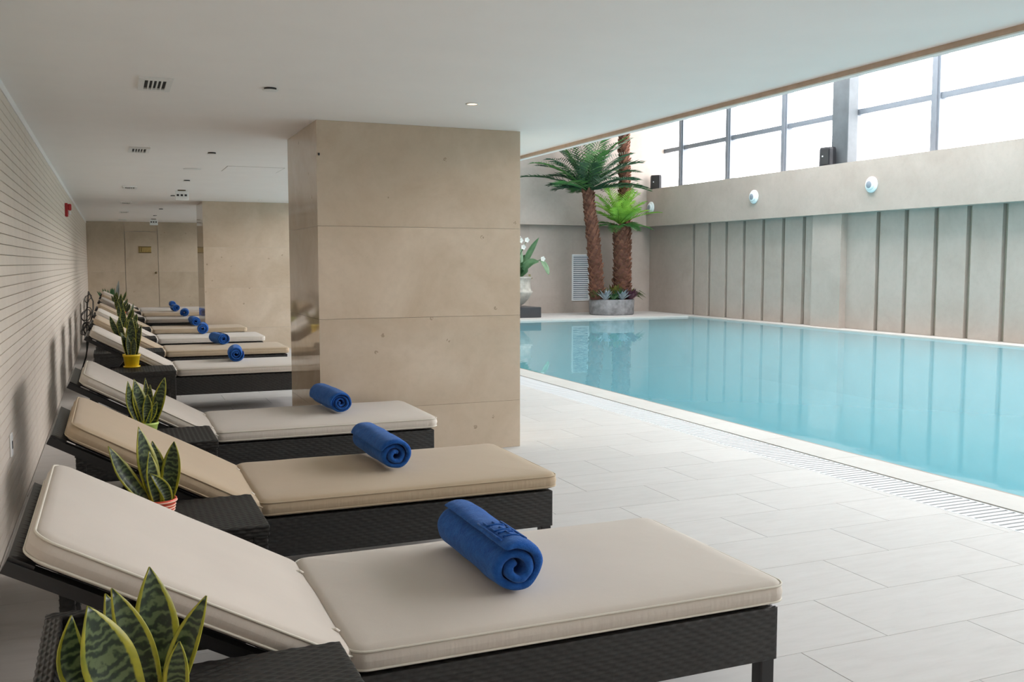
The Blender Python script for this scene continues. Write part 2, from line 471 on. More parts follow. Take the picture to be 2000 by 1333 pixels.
# ---- basin and water
bs = MB()
bs.box(4.9, PX1 + 0.2, PY0 - 0.2, PY1 + 0.2, -1.6, -1.35)
bs.box(4.9, 5.125, PY0, PY1, -1.35, -0.165); bs.box(PX1 - 0.02, PX1 + 0.2, PY0, PY1, -1.35, -0.05)
bs.box(4.9, PX1 + 0.2, PY0 - 0.2, PY0 + 0.02, -1.35, -0.02); bs.box(4.9, PX1 + 0.2, PY1 - 0.02, PY1 + 0.2, -1.35, -0.14)
struct(bs.build('pool_basin', 'pool_tile'), 'turquoise tiled basin of the swimming pool', 'pool')
wt = MB().add([(5.0, PY0, WZ), (PX1, PY0, WZ), (PX1, PY1, WZ), (5.0, PY1, WZ)], [(0, 1, 2, 3)]).build('pool_water', 'pool_water')
wt['kind'] = 'stuff'; tag(wt, 'still turquoise water filling the indoor swimming pool', 'water')
# ---- left wall clad in narrow horizontal strips
wl = struct(MB().box(WX - 0.2, WX - 0.012, NY, FY, -0.2, HC + 0.1).build('wall_left', 'wall_backing'), 'cream wall of narrow horizontal strips behind the loungers', 'wall')
ST = 0.0555
sme = MB().cbox(WX - 0.012, WX, NY, FY, 0, ST - 0.0036, 0.0018).mesh('wall_strip', 'wall_strip')
nst = int(HC / ST)
for i in range(nst): link('wall_strip', sme, wl, (0, 0, i * ST + 0.004))
MB().box(WX - 0.012, WX + 0.004, NY, FY, nst * ST + 0.002, HC).build('top_moulding', 'ceiling_paint', wl)
# ---- lounge ceiling with the trimmed edge
cl = struct(MB().box(WX - 0.2, BX, NY - 0.2, FY + 0.2, HC, HC + 0.3).build('ceiling', 'ceiling_paint'), 'flat white ceiling above the loungers', 'ceiling')
struct(MB().box(BX, BX + 0.022, NY, FY, HC - 0.026, HC + 0.1).build('trim_3', 'trim_wood'), 'thin brown wooden trim along the ceiling edge', 'trim')
struct(MB().box(BX + 0.022, BX + 0.07, NY, FY, HC - 0.026, HZ + 0.1).build('wall_above_lounge', 'ceiling_paint'), 'white fascia and upper wall above the ceiling edge', 'wall')
# ---- stone columns with slabs
def column(x0, x1, y0, y1, label, name='column'):
    t = 0.02
    r = struct(MB().box(x0 + t, x1 - t, y0 + t, y1 - t, 0, HC).build(name, 'grout'), label, 'column')
    zs = [0, 0.36, 1.01, 1.66, HC]
    for i in range(4):
        za, zb = zs[i] + 0.0008, zs[i + 1] - 0.0008
        MB().box(x0, x1, y0, y0 + t, za, zb).build('slab', 'column_marble', r)
        MB().box(x0, x1, y1 - t, y1, za, zb).build('slab', 'column_marble', r)
        MB().box(x0, x0 + t, y0 + t, y1 - t, za, zb).build('slab', 'column_marble', r)
        MB().box(x1 - t, x1, y0 + t, y1 - t, za, zb).build('slab', 'column_marble', r)
    return r
column(1.325, 2.85, 6.64, 7.80, 'broad beige marble column nearest the camera, behind the third lounger')
column(1.355, 2.85, 15.91, 17.06, 'farther beige marble column behind the second tan lounger past the first column')
# ---- far wall: lounge part with the flush door, hall part below and above the ledge
wf = struct(MB().box(WX - 0.2, 4.0, FY + 0.02, FY + 0.3, -0.2, HC + 0.1).build('wall_far', 'grout'), 'beige stone wall at the far end of the lounge', 'wall')
xs = [WX, 0.30, 1.04, 1.95, 2.9, 4.0]
for i in range(5):
    if i == 1:
        MB().box(xs[i] + 0.002, xs[i + 1] - 0.002, FY, FY + 0.02, 2.16, HC).build('slab', 'back_stone', wf)
        continue
    for za, zb in ((0, 1.2), (1.2, HC)):
        MB().box(xs[i] + 0.0015, xs[i + 1] - 0.0015, FY, FY + 0.02, za + 0.0008, zb - 0.0008).build('slab', 'back_stone', wf)
d1 = struct(MB().box(0.308, 1.032, FY - 0.004, FY + 0.03, 0.005, 2.152).build('door_1', 'back_stone'), 'flush beige stone-faced door in the far wall under the brass plate', 'door')
MB().lathe([(0.02, 0), (0.026, -0.02), (0.018, -0.045)], 12, (0.98, FY - 0.004, 1.18), 'y').build('door_knob', 'brass_dark', d1, True)
wh = struct(MB().box(4.0, RX + 0.3, FY + 0.02, FY + 0.3, -0.2, 2.5).build('wall_far_hall', 'hall_stone'), 'pale stone wall at the far end of the pool', 'wall')
x = 4.0
while x < RX - 0.01:
    x1 = min(x + 1.35, RX)
    MB().box(x + 0.001, x1 - 0.001, FY, FY + 0.02, 0, 2.47).build('slab', 'hall_stone', wh); x = x1
whu = struct(MB().box(3.8, RX + 0.3, FY - 0.28, FY + 0.3, 2.47, HZ + 0.1).build('wall_far_upper', 'hall_stone'), 'pale stone upper wall above the palms', 'wall')
# ---- right wall: tall panels between recessed slots coloured as in shade, projecting pier, band, windows
KR = RX / 14.33
wr = struct(MB().box(RX + 0.09, RX + 0.4, NY, FY + 0.3, -0.2, 2.5).build('wall_right', 'slot_shade_stone'), 'pale stone panelled wall with dark vertical slots beyond the pool', 'wall')
slots = [v * KR for v in (21.653, 20.932, 20.19, 19.457, 18.713, 17.977, 17.257)]
slots2 = [v * KR for v in (15.019, 14.276, 13.542, 12.795, 12.038)]
v = slots2[-1]
while v > NY + 0.8: v -= 0.757; slots2.append(v)
edges = [FY] + slots + [16.963 * KR]
def panel(a, b_, nm='panel', x=RX):
    MB().cbox(x, RX + 0.092, a, b_, 0.001, 2.49, 0.004).build(nm, 'hall_stone', wr)
SW = 0.055
prev = FY
for s_ in slots: panel(s_ + SW, prev, 'panel'); prev = s_ - SW
panel(16.9 * KR, prev)
prev = 15.9 * KR
for s_ in slots2: panel(s_ + SW, prev); prev = s_ - SW
panel(NY, prev)
MB().box(RX - 0.17, RX + 0.095, 16.06 * KR - 0.17, 16.95 * KR - 0.17, 0, 2.49).build('pier', 'hall_stone', wr)
bd = struct(MB().box(14.33, 15.2, NY, FY - 0.28, 2.465, 3.52).build('trim_4', 'hall_stone'), 'broad pale stone band under the high windows', 'trim')
# high windows
KG = GX / 14.33
def zg(z): return CAMH + (z - CAMH) * KG
mull = [22.19, 20.06, 17.91, 15.72, 13.57]
while mull[-1] - 2.14 > NY: mull.append(mull[-1] - 2.14)
mull = [m * KG for m in mull]
mull = [m for m in mull if m > NY + 0.5]
WT = 6.3
edges = [23.235 * KG] + mull + [NY]
for i in range(len(edges) - 1):
    b1, a1 = edges[i], edges[i + 1]
    wn = struct(empty('window_%d' % (i + 1), (GX, (a1 + b1) / 2, 3.5)), 'high window bay %d from the palms, white sky behind grey bars' % (i + 1), 'window')
    h = (b1 - a1) / 2
    zt = zg(4.505) - 3.5
    MB().cbox(-0.11, 0.08, -h - 0.105, -h + 0.105, 0, WT - 3.5, 0.006).build('mullion', 'frame_metal', wn)
    MB().box(-0.14, -0.11, -h - 0.055, -h + 0.055, 0, WT - 3.5).build('mullion_cap', 'frame_metal', wn)
    MB().cbox(-0.07, 0.05, -h + 0.105, h - 0.105, zt - 0.06, zt + 0.06, 0.006).build('transom', 'frame_metal', wn)
    MB().box(-0.006, 0.006, -h + 0.07, h - 0.07, 0.0, zt - 0.03).build('pane', 'window_glass', wn)
    MB().box(-0.006, 0.006, -h + 0.07, h - 0.07, zt + 0.03, WT - 3.5).build('pane', 'window_glass', wn)
struct(MB().box(GX - 0.3, GX + 0.3, 23.235 * KG, FY + 0.3, 3.5, HZ + 0.1).build('wall_window_return', 'hall_stone'), 'pale stone return wall between palms and high windows', 'wall')
struct(MB().box(GX - 0.15, GX + 0.15, NY, FY + 0.3, WT, HZ + 0.1).build('trim_5', 'frame_metal'), 'grey metal head beam over the high windows', 'trim')
sc = struct(MB().cbox(14.64, 14.84, 16.32, 16.82, 3.5, HZ, 0.02).build('steel_column', 'steel_paint'), 'grey steel column standing in front of the high windows', 'column')
MB().cbox(14.60, 14.86, 16.26, 16.32, 3.5, HZ, 0.008).build('flange', 'steel_paint', sc)
# roof of the pool hall with an unseen glazed strip, sized and placed for its light
x0r, x1r = BX + 0.03, GX + 0.15
struct(MB().box(x0r, SK0, NY - 0.2, FY + 0.2, HZ, HZ + 0.3).build('ceiling_hall_inner', 'ceiling_paint'), 'white hall ceiling on the lounge side of the skylight', 'ceiling')
struct(MB().box(SK1, x1r, NY - 0.2, FY + 0.2, HZ, HZ + 0.3).build('ceiling_hall_outer', 'ceiling_paint'), 'white hall ceiling on the window side of the skylight', 'ceiling')
gy = NY; n = 0
struct(MB().box(SK0, SK1, 18.8, FY + 0.2, HZ, HZ + 0.3).build('ceiling_hall_far', 'ceiling_paint'), 'white hall ceiling above the palms', 'ceiling')
while gy < 18.7:
    g2 = gy + 3.1
    wn = struct(empty('window_%d' % (40 + n), (SK0, gy, HZ)), 'unseen skylight bay %d over the pool, added for light' % (n + 1), 'window')
    MB().box(0, SK1 - SK0, -0.1, 0.1, 0, 0.25).build('roof_beam', 'frame_metal', wn)
    MB().box(0, SK1 - SK0, 0.1, g2 - gy - 0.1, 0.1, 0.115).build('pane', 'window_glass', wn)
    gy = g2; n += 1
struct(MB().box(WX - 0.2, 15.2, NY - 0.3, NY, -0.2, HZ + 0.3).build('wall_near', 'hall_stone'), 'pale stone wall behind the camera', 'wall')

# ================================================================== LOUNGERS
def weave(mb, o, du, dv, L, H, pu=0.024, pv=0.0125, amp=0.004, edge=True):
    """woven surface: origin o, unit directions du (along the strands) and dv, size L x H; relief along du x dv"""
    o, du, dv = Vector(o), Vector(du), Vector(dv); nn = du.cross(dv)
    nr = max(1, round(H / pv)); nc = max(2, round(L / pu))
    su, sv = 4, 3
    k = len(mb.v); W = nc * su + 1; Hn = nr * sv + 1
    for j in range(Hn):
        rowi = min(j // sv, nr - 1); fv = j / sv - rowi
        cv = math.sin(PI * fv) if j % sv else 0.0
        for i in range(W):
            ph = 2 * PI * (i / su) / 2 + PI * rowi
            h = amp * (cv * (0.55 + 0.45 * math.cos(ph)))
            if i in (0, W - 1): h = 0
            p = o + du * (L * i / (W - 1)) + dv * (H * j / (Hn - 1)) + nn * h
            mb.v.append(tuple(p))
    for j in range(Hn - 1):
        for i in range(W - 1):
            a = k + j * W + i
            mb.f.append((a, a + 1, a + W + 1, a + W))
    return mb
def rail_mesh(name, L, T, H):
    """woven rail along x, thickness T (y), height H, strands run along x"""
    m = MB()
    m.box(0.001, L - 0.001, 0.001, T - 0.001, 0.001, H - 0.001)
    weave(m, (0, 0, 0), (1, 0, 0), (0, 0, 1), L, H)
    weave(m, (L, T, 0), (-1, 0, 0), (0, 0, 1), L, H)
    weave(m, (0, 0, H), (1, 0, 0), (0, 1, 0), L, T)
    weave(m, (L, 0, 0), (0, 1, 0), (0, 0, 1), T, H)
    weave(m, (0, T, 0), (0, -1, 0), (0, 0, 1), T, H)
    return m.mesh(name, 'rattan', True)

def rrect(L, W, r, inset, n=7):
    """rounded rectangle loop, x in 0..L, y in 0..W"""
    r2 = max(0.004, r - inset); x0, x1, y0, y1 = inset, L - inset, inset, W - inset
    pts = []
    for cx_, cy_, a0 in ((x1 - r2, y0 + r2, -PI / 2), (x1 - r2, y1 - r2, 0), (x0 + r2, y1 - r2, PI / 2), (x0 + r2, y0 + r2, PI)):
        for i in range(n):
            a = a0 + PI / 2 * i / (n - 1); pts.append((cx_ + r2 * math.cos(a), cy_ + r2 * math.sin(a)))
    # straight edges get intermediate points
    out = []
    m = len(pts)
    for i in range(m):
        p, q = pts[i], pts[(i + 1) % m]; out.append(p)
        if (i + 1) % n == 0:
            ne = 10
            for j in range(1, ne): out.append((p[0] + (q[0] - p[0]) * j / ne, p[1] + (q[1] - p[1]) * j / ne))
    return out
def cushion_mesh(name, L, W, T, mat, seed, r=0.055):
    rnd = random.Random(seed)
    prof = [(0.18, 0.002), (0.06, 0.0), (0.020, 0.0), (0.008, 0.006), (0.001, 0.016), (-0.003, T * 0.5), (0.001, T - 0.018), (0.006, T - 0.010), (0.014, T - 0.003), (0.03, T + 0.001), (0.07, T + 0.004), (0.15, T + 0.007), (0.26, T + 0.008), (0.36, T + 0.008)]
    m = MB(); loops = []
    sd = seed * 3.7
    for ins, z in prof:
        lp = rrect(L, W, r, ins); k = len(m.v)
        for (x, y) in lp:
            n1 = noise.noise(Vector((x * 5 + sd, y * 5, z * 9))) * 0.003
            n2 = noise.noise(Vector((x * 24 + sd, y * 24, z * 3))) * 0.0012 if 0 < ins < 0.02 else 0
            ex = 0
            m.v.append((x + n1 * 0.5, y + n1 * 0.6 + n2, z + n1 * (0.8 if z > T * 0.6 else 0)))
        loops.append((k, len(lp)))
    for (a, n_), (b_, _) in zip(loops, loops[1:]):
        for i in range(n_):
            j = (i + 1) % n_; m.f.append((a + i, a + j, b_ + j, b_ + i))
    a, n_ = loops[0]; m.f.append(tuple(a + i for i in range(n_ - 1, -1, -1)))
    a, n_ = loops[-1]; m.f.append(tuple(a + i for i in range(n_)))
    me = m.mesh(name, mat, True)
    p = MB()
    for zz in (0.011, T - 0.011):
        p.tube([(x, y, zz) for x, y in rrect(L, W, r, 0.0015)], 0.0034, 6, True)
    return me, p.mesh('piping', 'piping_cream' if 'cream' in mat else 'piping_tan', True)

LW = 0.84                     # cushion width
RL = 2.075                    # base length
XH, XF = -0.215, 1.86
side_me = rail_mesh('side_rail', RL, 0.045, 0.165)
end_me = rail_mesh('end_rail', 0.71, 0.045, 0.165)
leg_me = MB().cbox(0, 0.05, 0, 0.05, 0, 0.20, 0.004).mesh('leg', 'black_metal')
BA = math.radians(29.2)       # backrest angle
BL = 0.829                     # backrest cushion length
hx, hz = 0.515, 0.345         # hinge (bottom of back cushion)
bd_dir = Vector((-math.cos(BA), 0, math.sin(BA)))
bd_up = Vector((math.sin(BA), 0, math.cos(BA)))
def bp(s, y, n): # point in backrest coordinates: s along, y across, n off the plane
    q = Vector((hx, 0, hz)) + bd_dir * s + bd_up * n
    return (q.x, y, q.z)
FBL = 0.85
back_me = MB().beam(bp(0.02, 0.045, -0.030), bp(FBL, 0.045, -0.030), 0.03, 0.045, (0, 1, 0)).mesh('backrest_bar', 'black_metal')
bpan = MB()
weave(bpan, bp(FBL - 0.005, 0.04, -0.006), tuple(-bd_dir), (0, 1, 0), FBL - 0.02, LW - 0.08, 0.05, 0.02, 0.0015)
bpan.beam(bp(FBL - 0.03, 0.03, -0.022), bp(FBL - 0.03, LW - 0.03, -0.022), 0.06, 0.03, tuple(bd_up))
bpan_me = bpan.mesh('backrest_panel', 'black_metal')
prop_me = MB().beam(bp(0.40, 0.09, -0.05), (-0.03, 0.09, 0.29), 0.035, 0.03, (0, 1, 0)).mesh('prop', 'black_metal')
cross_me = MB().beam((-0.03, 0.05, 0.28), (-0.03, LW - 0.05, 0.28), 0.03, 0.03).mesh('cross_bar', 'black_metal')
slat_me = MB().box(0, 1.36, 0, LW - 0.13, 0, 0.012).mesh('seat_base', 'black_metal')

SL = 1.365
meshes = {}
for kind in ('cream', 'tan'):
    meshes[kind] = (cushion_mesh('seat_cushion', SL, LW, 0.070, 'canvas_' + kind, 1 if kind == 'cream' else 5),
                    cushion_mesh('back_cushion', BL, LW, 0.070, 'canvas_' + kind, 2 if kind == 'cream' else 6))
tie_me = MB().tube([(0, 0, 0), (0.012, 0.004, 0.010), (0.026, 0, 0.012), (0.036, -0.004, 0.004)], 0.004, 6).mesh('tie', 'tie_tape', True)
def lounger(y0, kind, label, slide=0.0):
    r = tag(empty('sun_lounger', (0.8, y0, 0)), label, 'sun lounger', 'sun loungers in a row along the strip wall')
    X = -0.8
    link('side_rail', side_me, r, (XH + X, 0.02, 0.18)); link('side_rail', side_me, r, (XH + X, LW - 0.065, 0.18))
    link('end_rail', end_me, r, (XF + X, 0.065, 0.18), (0, 0, PI / 2)); link('end_rail', end_me, r, (XH + X + 0.045, 0.065, 0.18), (0, 0, PI / 2))
    for lx in (XH + 0.005, XF - 0.055):
        for ly in (0.022, LW - 0.072): link('leg', leg_me, r, (lx + X, ly, 0))
    link('seat_base', slat_me, r, (0.47 + X, 0.065, 0.325))
    link('backrest_bar', back_me, r, (X, 0, 0)); link('backrest_bar', back_me, r, (X, LW - 0.09, 0)); link('backrest_panel', bpan_me, r, (X, 0, 0)); link('prop', prop_me, r, (X, 0, 0)); link('prop', prop_me, r, (X, LW - 0.18, 0)); link('cross_bar', cross_me, r, (X, 0, 0))
    (sm, sp), (bm_, bpp) = meshes[kind]
    s = link('seat_cushion', sm, r, (0.522 + X, 0, 0.358)); link('piping', sp, s)
    q = Vector(bp(BL + slide, 0, 0.002))
    bk = link('back_cushion', bm_, r, (q.x + X, 0, q.z), (0, BA, 0)); link('piping', bpp, bk)
    for ty in (0.15, LW - 0.17): link('tie', tie_me, s, (-0.030, ty, 0.062))
    return r
YS = [2.30, 3.93, 5.70, 9.25, 11.20, 13.10, 14.98, 17.75, 19.95, 21.8]
KINDS = ['cream', 'tan', 'cream', 'cream', 'tan', 'cream', 'tan', 'cream', 'tan', 'cream']
WHICH = ['cream-cushioned lounger nearest the camera', 'tan-cushioned lounger nearest the camera', 'cream-cushioned lounger right before the near marble column',
         'first cream-cushioned lounger beyond the near marble column', 'first tan-cushioned lounger beyond the near marble column', 'second cream-cushioned lounger beyond the near marble column',
         'tan-cushioned lounger right before the farther marble column', 'first cream-cushioned lounger beyond the farther marble column', 'tan-cushioned lounger beyond the farther marble column', 'last cream-cushioned lounger by the far wall']
for i, (y0, kd) in enumerate(zip(YS, KINDS)):
    lounger(y0, kd, 'black rattan sun lounger, the ' + WHICH[i], -0.02 if i in (1, 2) else 0.0)

# ================================================================== SIDE TABLES
TX0, TX1, TDP, TZ = -0.20, 0.49, 0.49, 0.47
tt = MB().box(0.003, 0.687, 0.003, TDP - 0.003, -0.04, -0.001)
weave(tt, (0, 0, 0), (1, 0, 0), (0, 1, 0), 0.69, TDP, 0.024, 0.0125)
weave(tt, (0, 0, -0.04), (1, 0, 0), (0, 0, 1), 0.69, 0.04); weave(tt, (0.69, 0, -0.04), (0, 1, 0), (0, 0, 1), TDP, 0.04)
tt_me = tt.mesh('table_top', 'rattan', True)
ap_me = rail_mesh('apron', 0.66, 0.02, 0.12)
ap2_me = rail_mesh('apron_side', TDP - 0.06, 0.02, 0.12)
tl_me = rail_mesh('table_leg', 0.045, 0.045, 0.43)
def side_table(y1, label):
    r = tag(empty('side_table', (TX0, y1 - TDP, 0)), label, 'side table', 'rattan side tables between the loungers')
    link('table_top', tt_me, r, (0, 0, TZ))
    link('apron', ap_me, r, (0.015, 0.012, TZ - 0.16)); link('apron', ap_me, r, (0.015, TDP - 0.032, TZ - 0.16))
    link('apron', ap2_me, r, (0.032, 0.03, TZ - 0.16), (0, 0, PI / 2)); link('apron', ap2_me, r, (0.678, 0.03, TZ - 0.16), (0, 0, PI / 2))
    for lx in (0.006, 0.639):
        for ly in (0.006, TDP - 0.051): link('leg', tl_me, r, (lx, ly, 0))
    return r
for i, y0 in enumerate(YS):
    side_table(y0 - 0.03, 'small black rattan side table standing beside the ' + WHICH[i] if i else 'small black rattan side table in the bottom left corner, holding the largest plant')

# ================================================================== TOWELS
def towel(loc, L, seed, rot, label, R=0.078, text=False, turns=3.1, start=0.0):
    rnd = random.Random(seed)
    r0 = 0.012; pitch = (R - r0 - 0.011) / turns; th = pitch * 0.86
    NT = int(turns * 26); NYs = 26
    def prof(t):
        ang = start + 2 * PI * turns * t
        rad = r0 + pitch * turns * t
        return ang, rad
    m = MB()
    W = NYs + 1
    ring = []
    for side in (1, -1):
        rng = range(NT + 1) if side == 1 else range(NT, -1, -1)
        for i in rng:
            t = i / NT; ang, rad = prof(t)
            taper = min(1.0, (NT - i) / 4 + 0.25, i / 3 + 0.3)
            ring.append((t, ang, rad + side * th / 2 * taper))
    n_ = len(ring)
    for t, ang, rad in ring:
        tele = 0.012 * math.sin(ang * 0.7 + seed) + 0.010 * (rnd.random() - 0.5) * 0.6
        for j in range(W):
            f = j / NYs
            yy = f * L
            e = tele * (1 - f) + tele * 0.6 * f
            wob = noise.noise(Vector((math.cos(ang) * 1.2 + seed * 5, math.sin(ang) * 1.2, yy * 7))) * 0.006
            fine = noise.noise(Vector((math.cos(ang) * 5 + seed, math.sin(ang) * 5, yy * 28))) * 0.002
            bulge = 1 + 0.04 * math.sin(PI * f) + 0.05 * noise.noise(Vector((seed, yy * 3, 1.3)))
            rr = (rad + (wob + fine) * (rad / R)) * bulge
            # soft rim at both ends
            d = min(yy, L - yy)
            if d < 0.012: rr *= 1 - 0.05 * (1 - d / 0.012)
            px, pz = rr * math.cos(ang) * 1.06, rr * math.sin(ang)
            if pz < -R * 0.88: px *= 1.02; pz = -R * 0.88 + (pz + R * 0.88) * 0.15
            m.v.append((px, yy + e, pz))
    for i in range(n_):
        i2 = (i + 1) % n_
        for j in range(NYs):
            m.f.append((i * W + j, i * W + j + 1, i2 * W + j + 1, i2 * W + j))
    for j in (0, NYs):                 # the two rolled ends: ribbon between inner and outer outline
        for i in range(NT):
            a, b_, c_, d_ = i, i + 1, n_ - 2 - i, n_ - 1 - i
            q = (a * W + j, b_ * W + j, c_ * W + j, d_ * W + j)
            m.f.append(q if j == 0 else q[::-1])
    r = tag(m.build('rolled_towel', 'terry_blue', None, True, (loc[0], loc[1], loc[2] + R * 0.90), None, (0, 0, rot)), label, 'towel', 'rolled blue towels on the loungers')
    mod = r.modifiers.new('soft', 'SUBSURF'); mod.levels = 1; mod.render_levels = 1
    if text:
        e = MB()
        def stroke(y0, a0, y1, a1):
            pts = []
            for q in range(7):
                f = q / 6; a = a0 + (a1 - a0) * f
                pts.append(((R * 1.012) * math.cos(a), y0 + (y1 - y0) * f, (R * 1.012) * math.sin(a)))
            e.tube(pts, 0.0034, 6)
        for y0, a0, y1, a1 in [(0.055, 1.25, 0.055, 1.85), (0.095, 1.25, 0.095, 1.85), (0.055, 1.55, 0.095, 1.55), (0.118, 1.25, 0.118, 1.85), (0.118, 1.85, 0.152, 1.85), (0.118, 1.55, 0.146, 1.55), (0.118, 1.25, 0.152, 1.25),
                               (0.175, 1.25, 0.175, 1.85), (0.175, 1.85, 0.21, 1.85), (0.175, 1.55, 0.205, 1.55), (0.04, 1.12, 0.23, 1.12), (0.04, 2.0, 0.23, 2.0), (0.04, 1.05, 0.23, 1.05)]:
            stroke(y0, a0, y1, a1)
        e.build('embossed_lettering', 'terry_blue', r, True)
    return r
TWX = [(1.06, 2.485), (1.19, 4.23), (1.33, 6.0), (1.10, 9.65), (1.20, 11.72), (1.12, 13.60), (1.17, 15.35), (1.19, 18.15), (1.18, 20.25), (1.22, 22.15)]
for i, (tx, ty) in enumerate(TWX):
    towel((tx, ty, 0.436), 0.55 if i < 3 else 0.42, i + 1, math.radians([0, 1.5, 3, -6, 10, -4, 3, -5, 4, 0][i]), 'rolled royal blue towel lying on the ' + WHICH[i], [0.087, 0.084, 0.080, 0.082, 0.078, 0.08, 0.078, 0.08, 0.08, 0.08][i], i == 0, [2.15, 2.4, 3.2, 3, 3, 3, 3, 3, 3, 3][i], [1.2, 0.3, 2.2, 0, 1, 2, 3, 4, 5, 0][i])

# ================================================================== SWORD PLANTS
def blade(parent, base, tip, wid, bulge, facing, mat, twist=0.0, curl=0.25, name='leaf'):
    base, tip = Vector(base), Vector(tip)
    ax = tip - base; Ln = ax.length
    out = Vector(bulge)
    n, a = 14, 6
    fv = Vector(facing).normalized()
    m = MB(); uv = []
    prevp = None
    for i in range(n + 1):
        t = i / n
        p = base + ax * t + out * (math.sin(PI * t ** 0.9) * 1.0)
        t2 = min(1, t + 0.02); p2 = base + ax * t2 + out * math.sin(PI * t2 ** 0.9)
        d = (p2 - p) if t < 1 else ax
        d = d.normalized()
        sd = d.cross(fv).normalized()
        nr = sd.cross(d).normalized()
        ang = twist * t
        s2 = sd * math.cos(ang) + nr * math.sin(ang); n2 = nr * math.cos(ang) - sd * math.sin(ang)
        w_ = wid * (0.50 + 0.50 * math.sin(min(1, t / 0.5) * PI / 2)) if t < 0.5 else wid * max(0.0, 1 - ((t - 0.5) / 0.5) ** 2.0) ** 0.95
        w_ = max(w_, 0.0015)
        for j in range(a + 1):
            f = j / a - 0.5
            wave = 0.06 * math.sin(t * 9 + (3 if f > 0 else 0)) * abs(f) * 2 * wid * 0.5
            q = p + s2 * (f * w_) + n2 * (curl * w_ * (f * f * 4 - 0.3) * (1 - 0.6 * t) + wave)
            m.v.append(tuple(q)); uv.append((j / a, t))
    for i in range(n):
        for j in range(a):
            k = i * (a + 1) + j
            m.f.append((k, k + 1, k + a + 2, k + a + 1))
    o = m.build(name, mat, parent, True, (0, 0, 0), uv)
    md = o.modifiers.new('thick', 'SOLIDIFY'); md.thickness = 0.003
    return o

def pot(parent, r, h, mat, bands=False, saucer=True):
    z0 = 0.0
    if saucer:
        MB().lathe([(r * 0.86, 0), (r * 0.98, 0.004), (r * 1.0, 0.014), (r * 0.93, 0.014), (r * 0.8, 0.008)], 28).build('saucer', mat, parent, True)
        z0 = 0.008
    pm = MB().lathe([(r * 0.74, z0), (r * 0.80, z0 + 0.004), (r * 0.98, h * 0.82), (r * 1.04, h * 0.84), (r * 1.05, h), (r * 0.97, h), (r * 0.93, h * 0.82), (r * 0.9, h * 0.78)], 32).build('pot', mat, parent, True)
    if bands:
        for q in (0.45, 0.58, 0.71, 0.90): 
            rr = r * (0.80 + 0.18 * q / 0.82) if q < 0.8 else r * 1.05
            MB().tube([(rr * math.cos(a * PI / 16), rr * math.sin(a * PI / 16), h * q) for a in range(32)], 0.0025, 6, True).build('pot_stripe', 'pot_band', pm, True)
    MB().lathe([(r * 0.92, h * 0.80), (r * 0.6, h * 0.83), (r * 0.1, h * 0.84)], 20).build('soil', 'soil', parent, True)

def plant(base, r, h, potmat, leaves, label, mat='sword_leaf', bands=False, saucer=True):
    """leaves: (tip pixel u, v, depth offset, width, base offset x, base offset y)"""
    root = tag(empty('potted_snake_plant', base), label, 'plant', 'potted snake plants on the side tables')
    B = Vector(base)
    pot(root, r, h, potmat, bands, saucer)
    for (u, v, dy, wd, bx, by, lean) in leaves:
        tip = at(u, v, B.y + dy) - B
        bs_ = Vector((bx, by, h * 0.78))
        hv = Vector((tip.x - bx, 0, 0)).x
        blade(root, bs_, tip, wd, (hv * lean, 0, 0), (0.15 + 0.3 * math.copysign(1, -bx if bx else 1) * 0.6, -1, 0.1), mat, twist=0.35 * math.copysign(1, hv or 1))
    return root
ty = lambda i: YS[i] - 0.03 - TDP / 2
z0 = TZ + 0.003
# front plant (its pot stands below the picture's edge)
plant((0.035, ty(0) - 0.12, z0), 0.075, 0.085, 'pot_red', [
    (293, 1108, 0.06, 0.085, 0.03, 0.03, 0.05), (403, 1165, -0.01, 0.050, 0.045, 0.0, -0.18), (172, 1184, -0.05, 0.100, -0.015, -0.03, 0.12), (207, 1160, 0.04, 0.070, -0.01, 0.03, 0.0),
    (219, 1150, 0.0, 0.062, 0.012, 0.0, -0.12), (141, 1203, 0.0, 0.060, -0.045, 0.0, 0.5), (350, 1255, -0.05, 0.045, 0.05, -0.03, -0.1)],
    'largest potted snake plant with yellow-edged leaves, bottom left corner')
plant((0.135, ty(1) - 0.03, z0), 0.056, 0.078, 'pot_red', [
    (271, 834, 0.0, 0.075, -0.01, 0.0, 0.05), (212, 872, -0.03, 0.055, -0.03, -0.01, 0.1), (340, 863, 0.02, 0.066, 0.025, 0.01, 0.05), (298, 862, 0.03, 0.065, 0.012, 0.025, 0.1),
    (292, 882, -0.02, 0.05, -0.01, -0.02, 0.1), (293, 925, -0.03, 0.04, 0.025, -0.03, -0.3)], 'snake plant in a striped red pot between the two nearest loungers', bands=True)
plant((0.15, ty(2), z0), 0.056, 0.078, 'pot_green', [
    (262, 741, 0.0, 0.080, -0.015, 0.01, 0.0), (250, 745, -0.03, 0.055, -0.03, -0.01, 0.3), (322, 738, 0.0, 0.062, 0.025, 0.0, 0.0), (284, 739, 0.03, 0.035, 0.01, 0.02, 0.2), (293, 752, 0.02, 0.04, 0.01, 0.02, 0.0),
    (288, 770, -0.03, 0.05, -0.005, -0.03, 0.2), (306, 785, -0.03, 0.035, -0.01, -0.03, 0.1)], 'snake plant in a pale green pot behind the tan lounger')
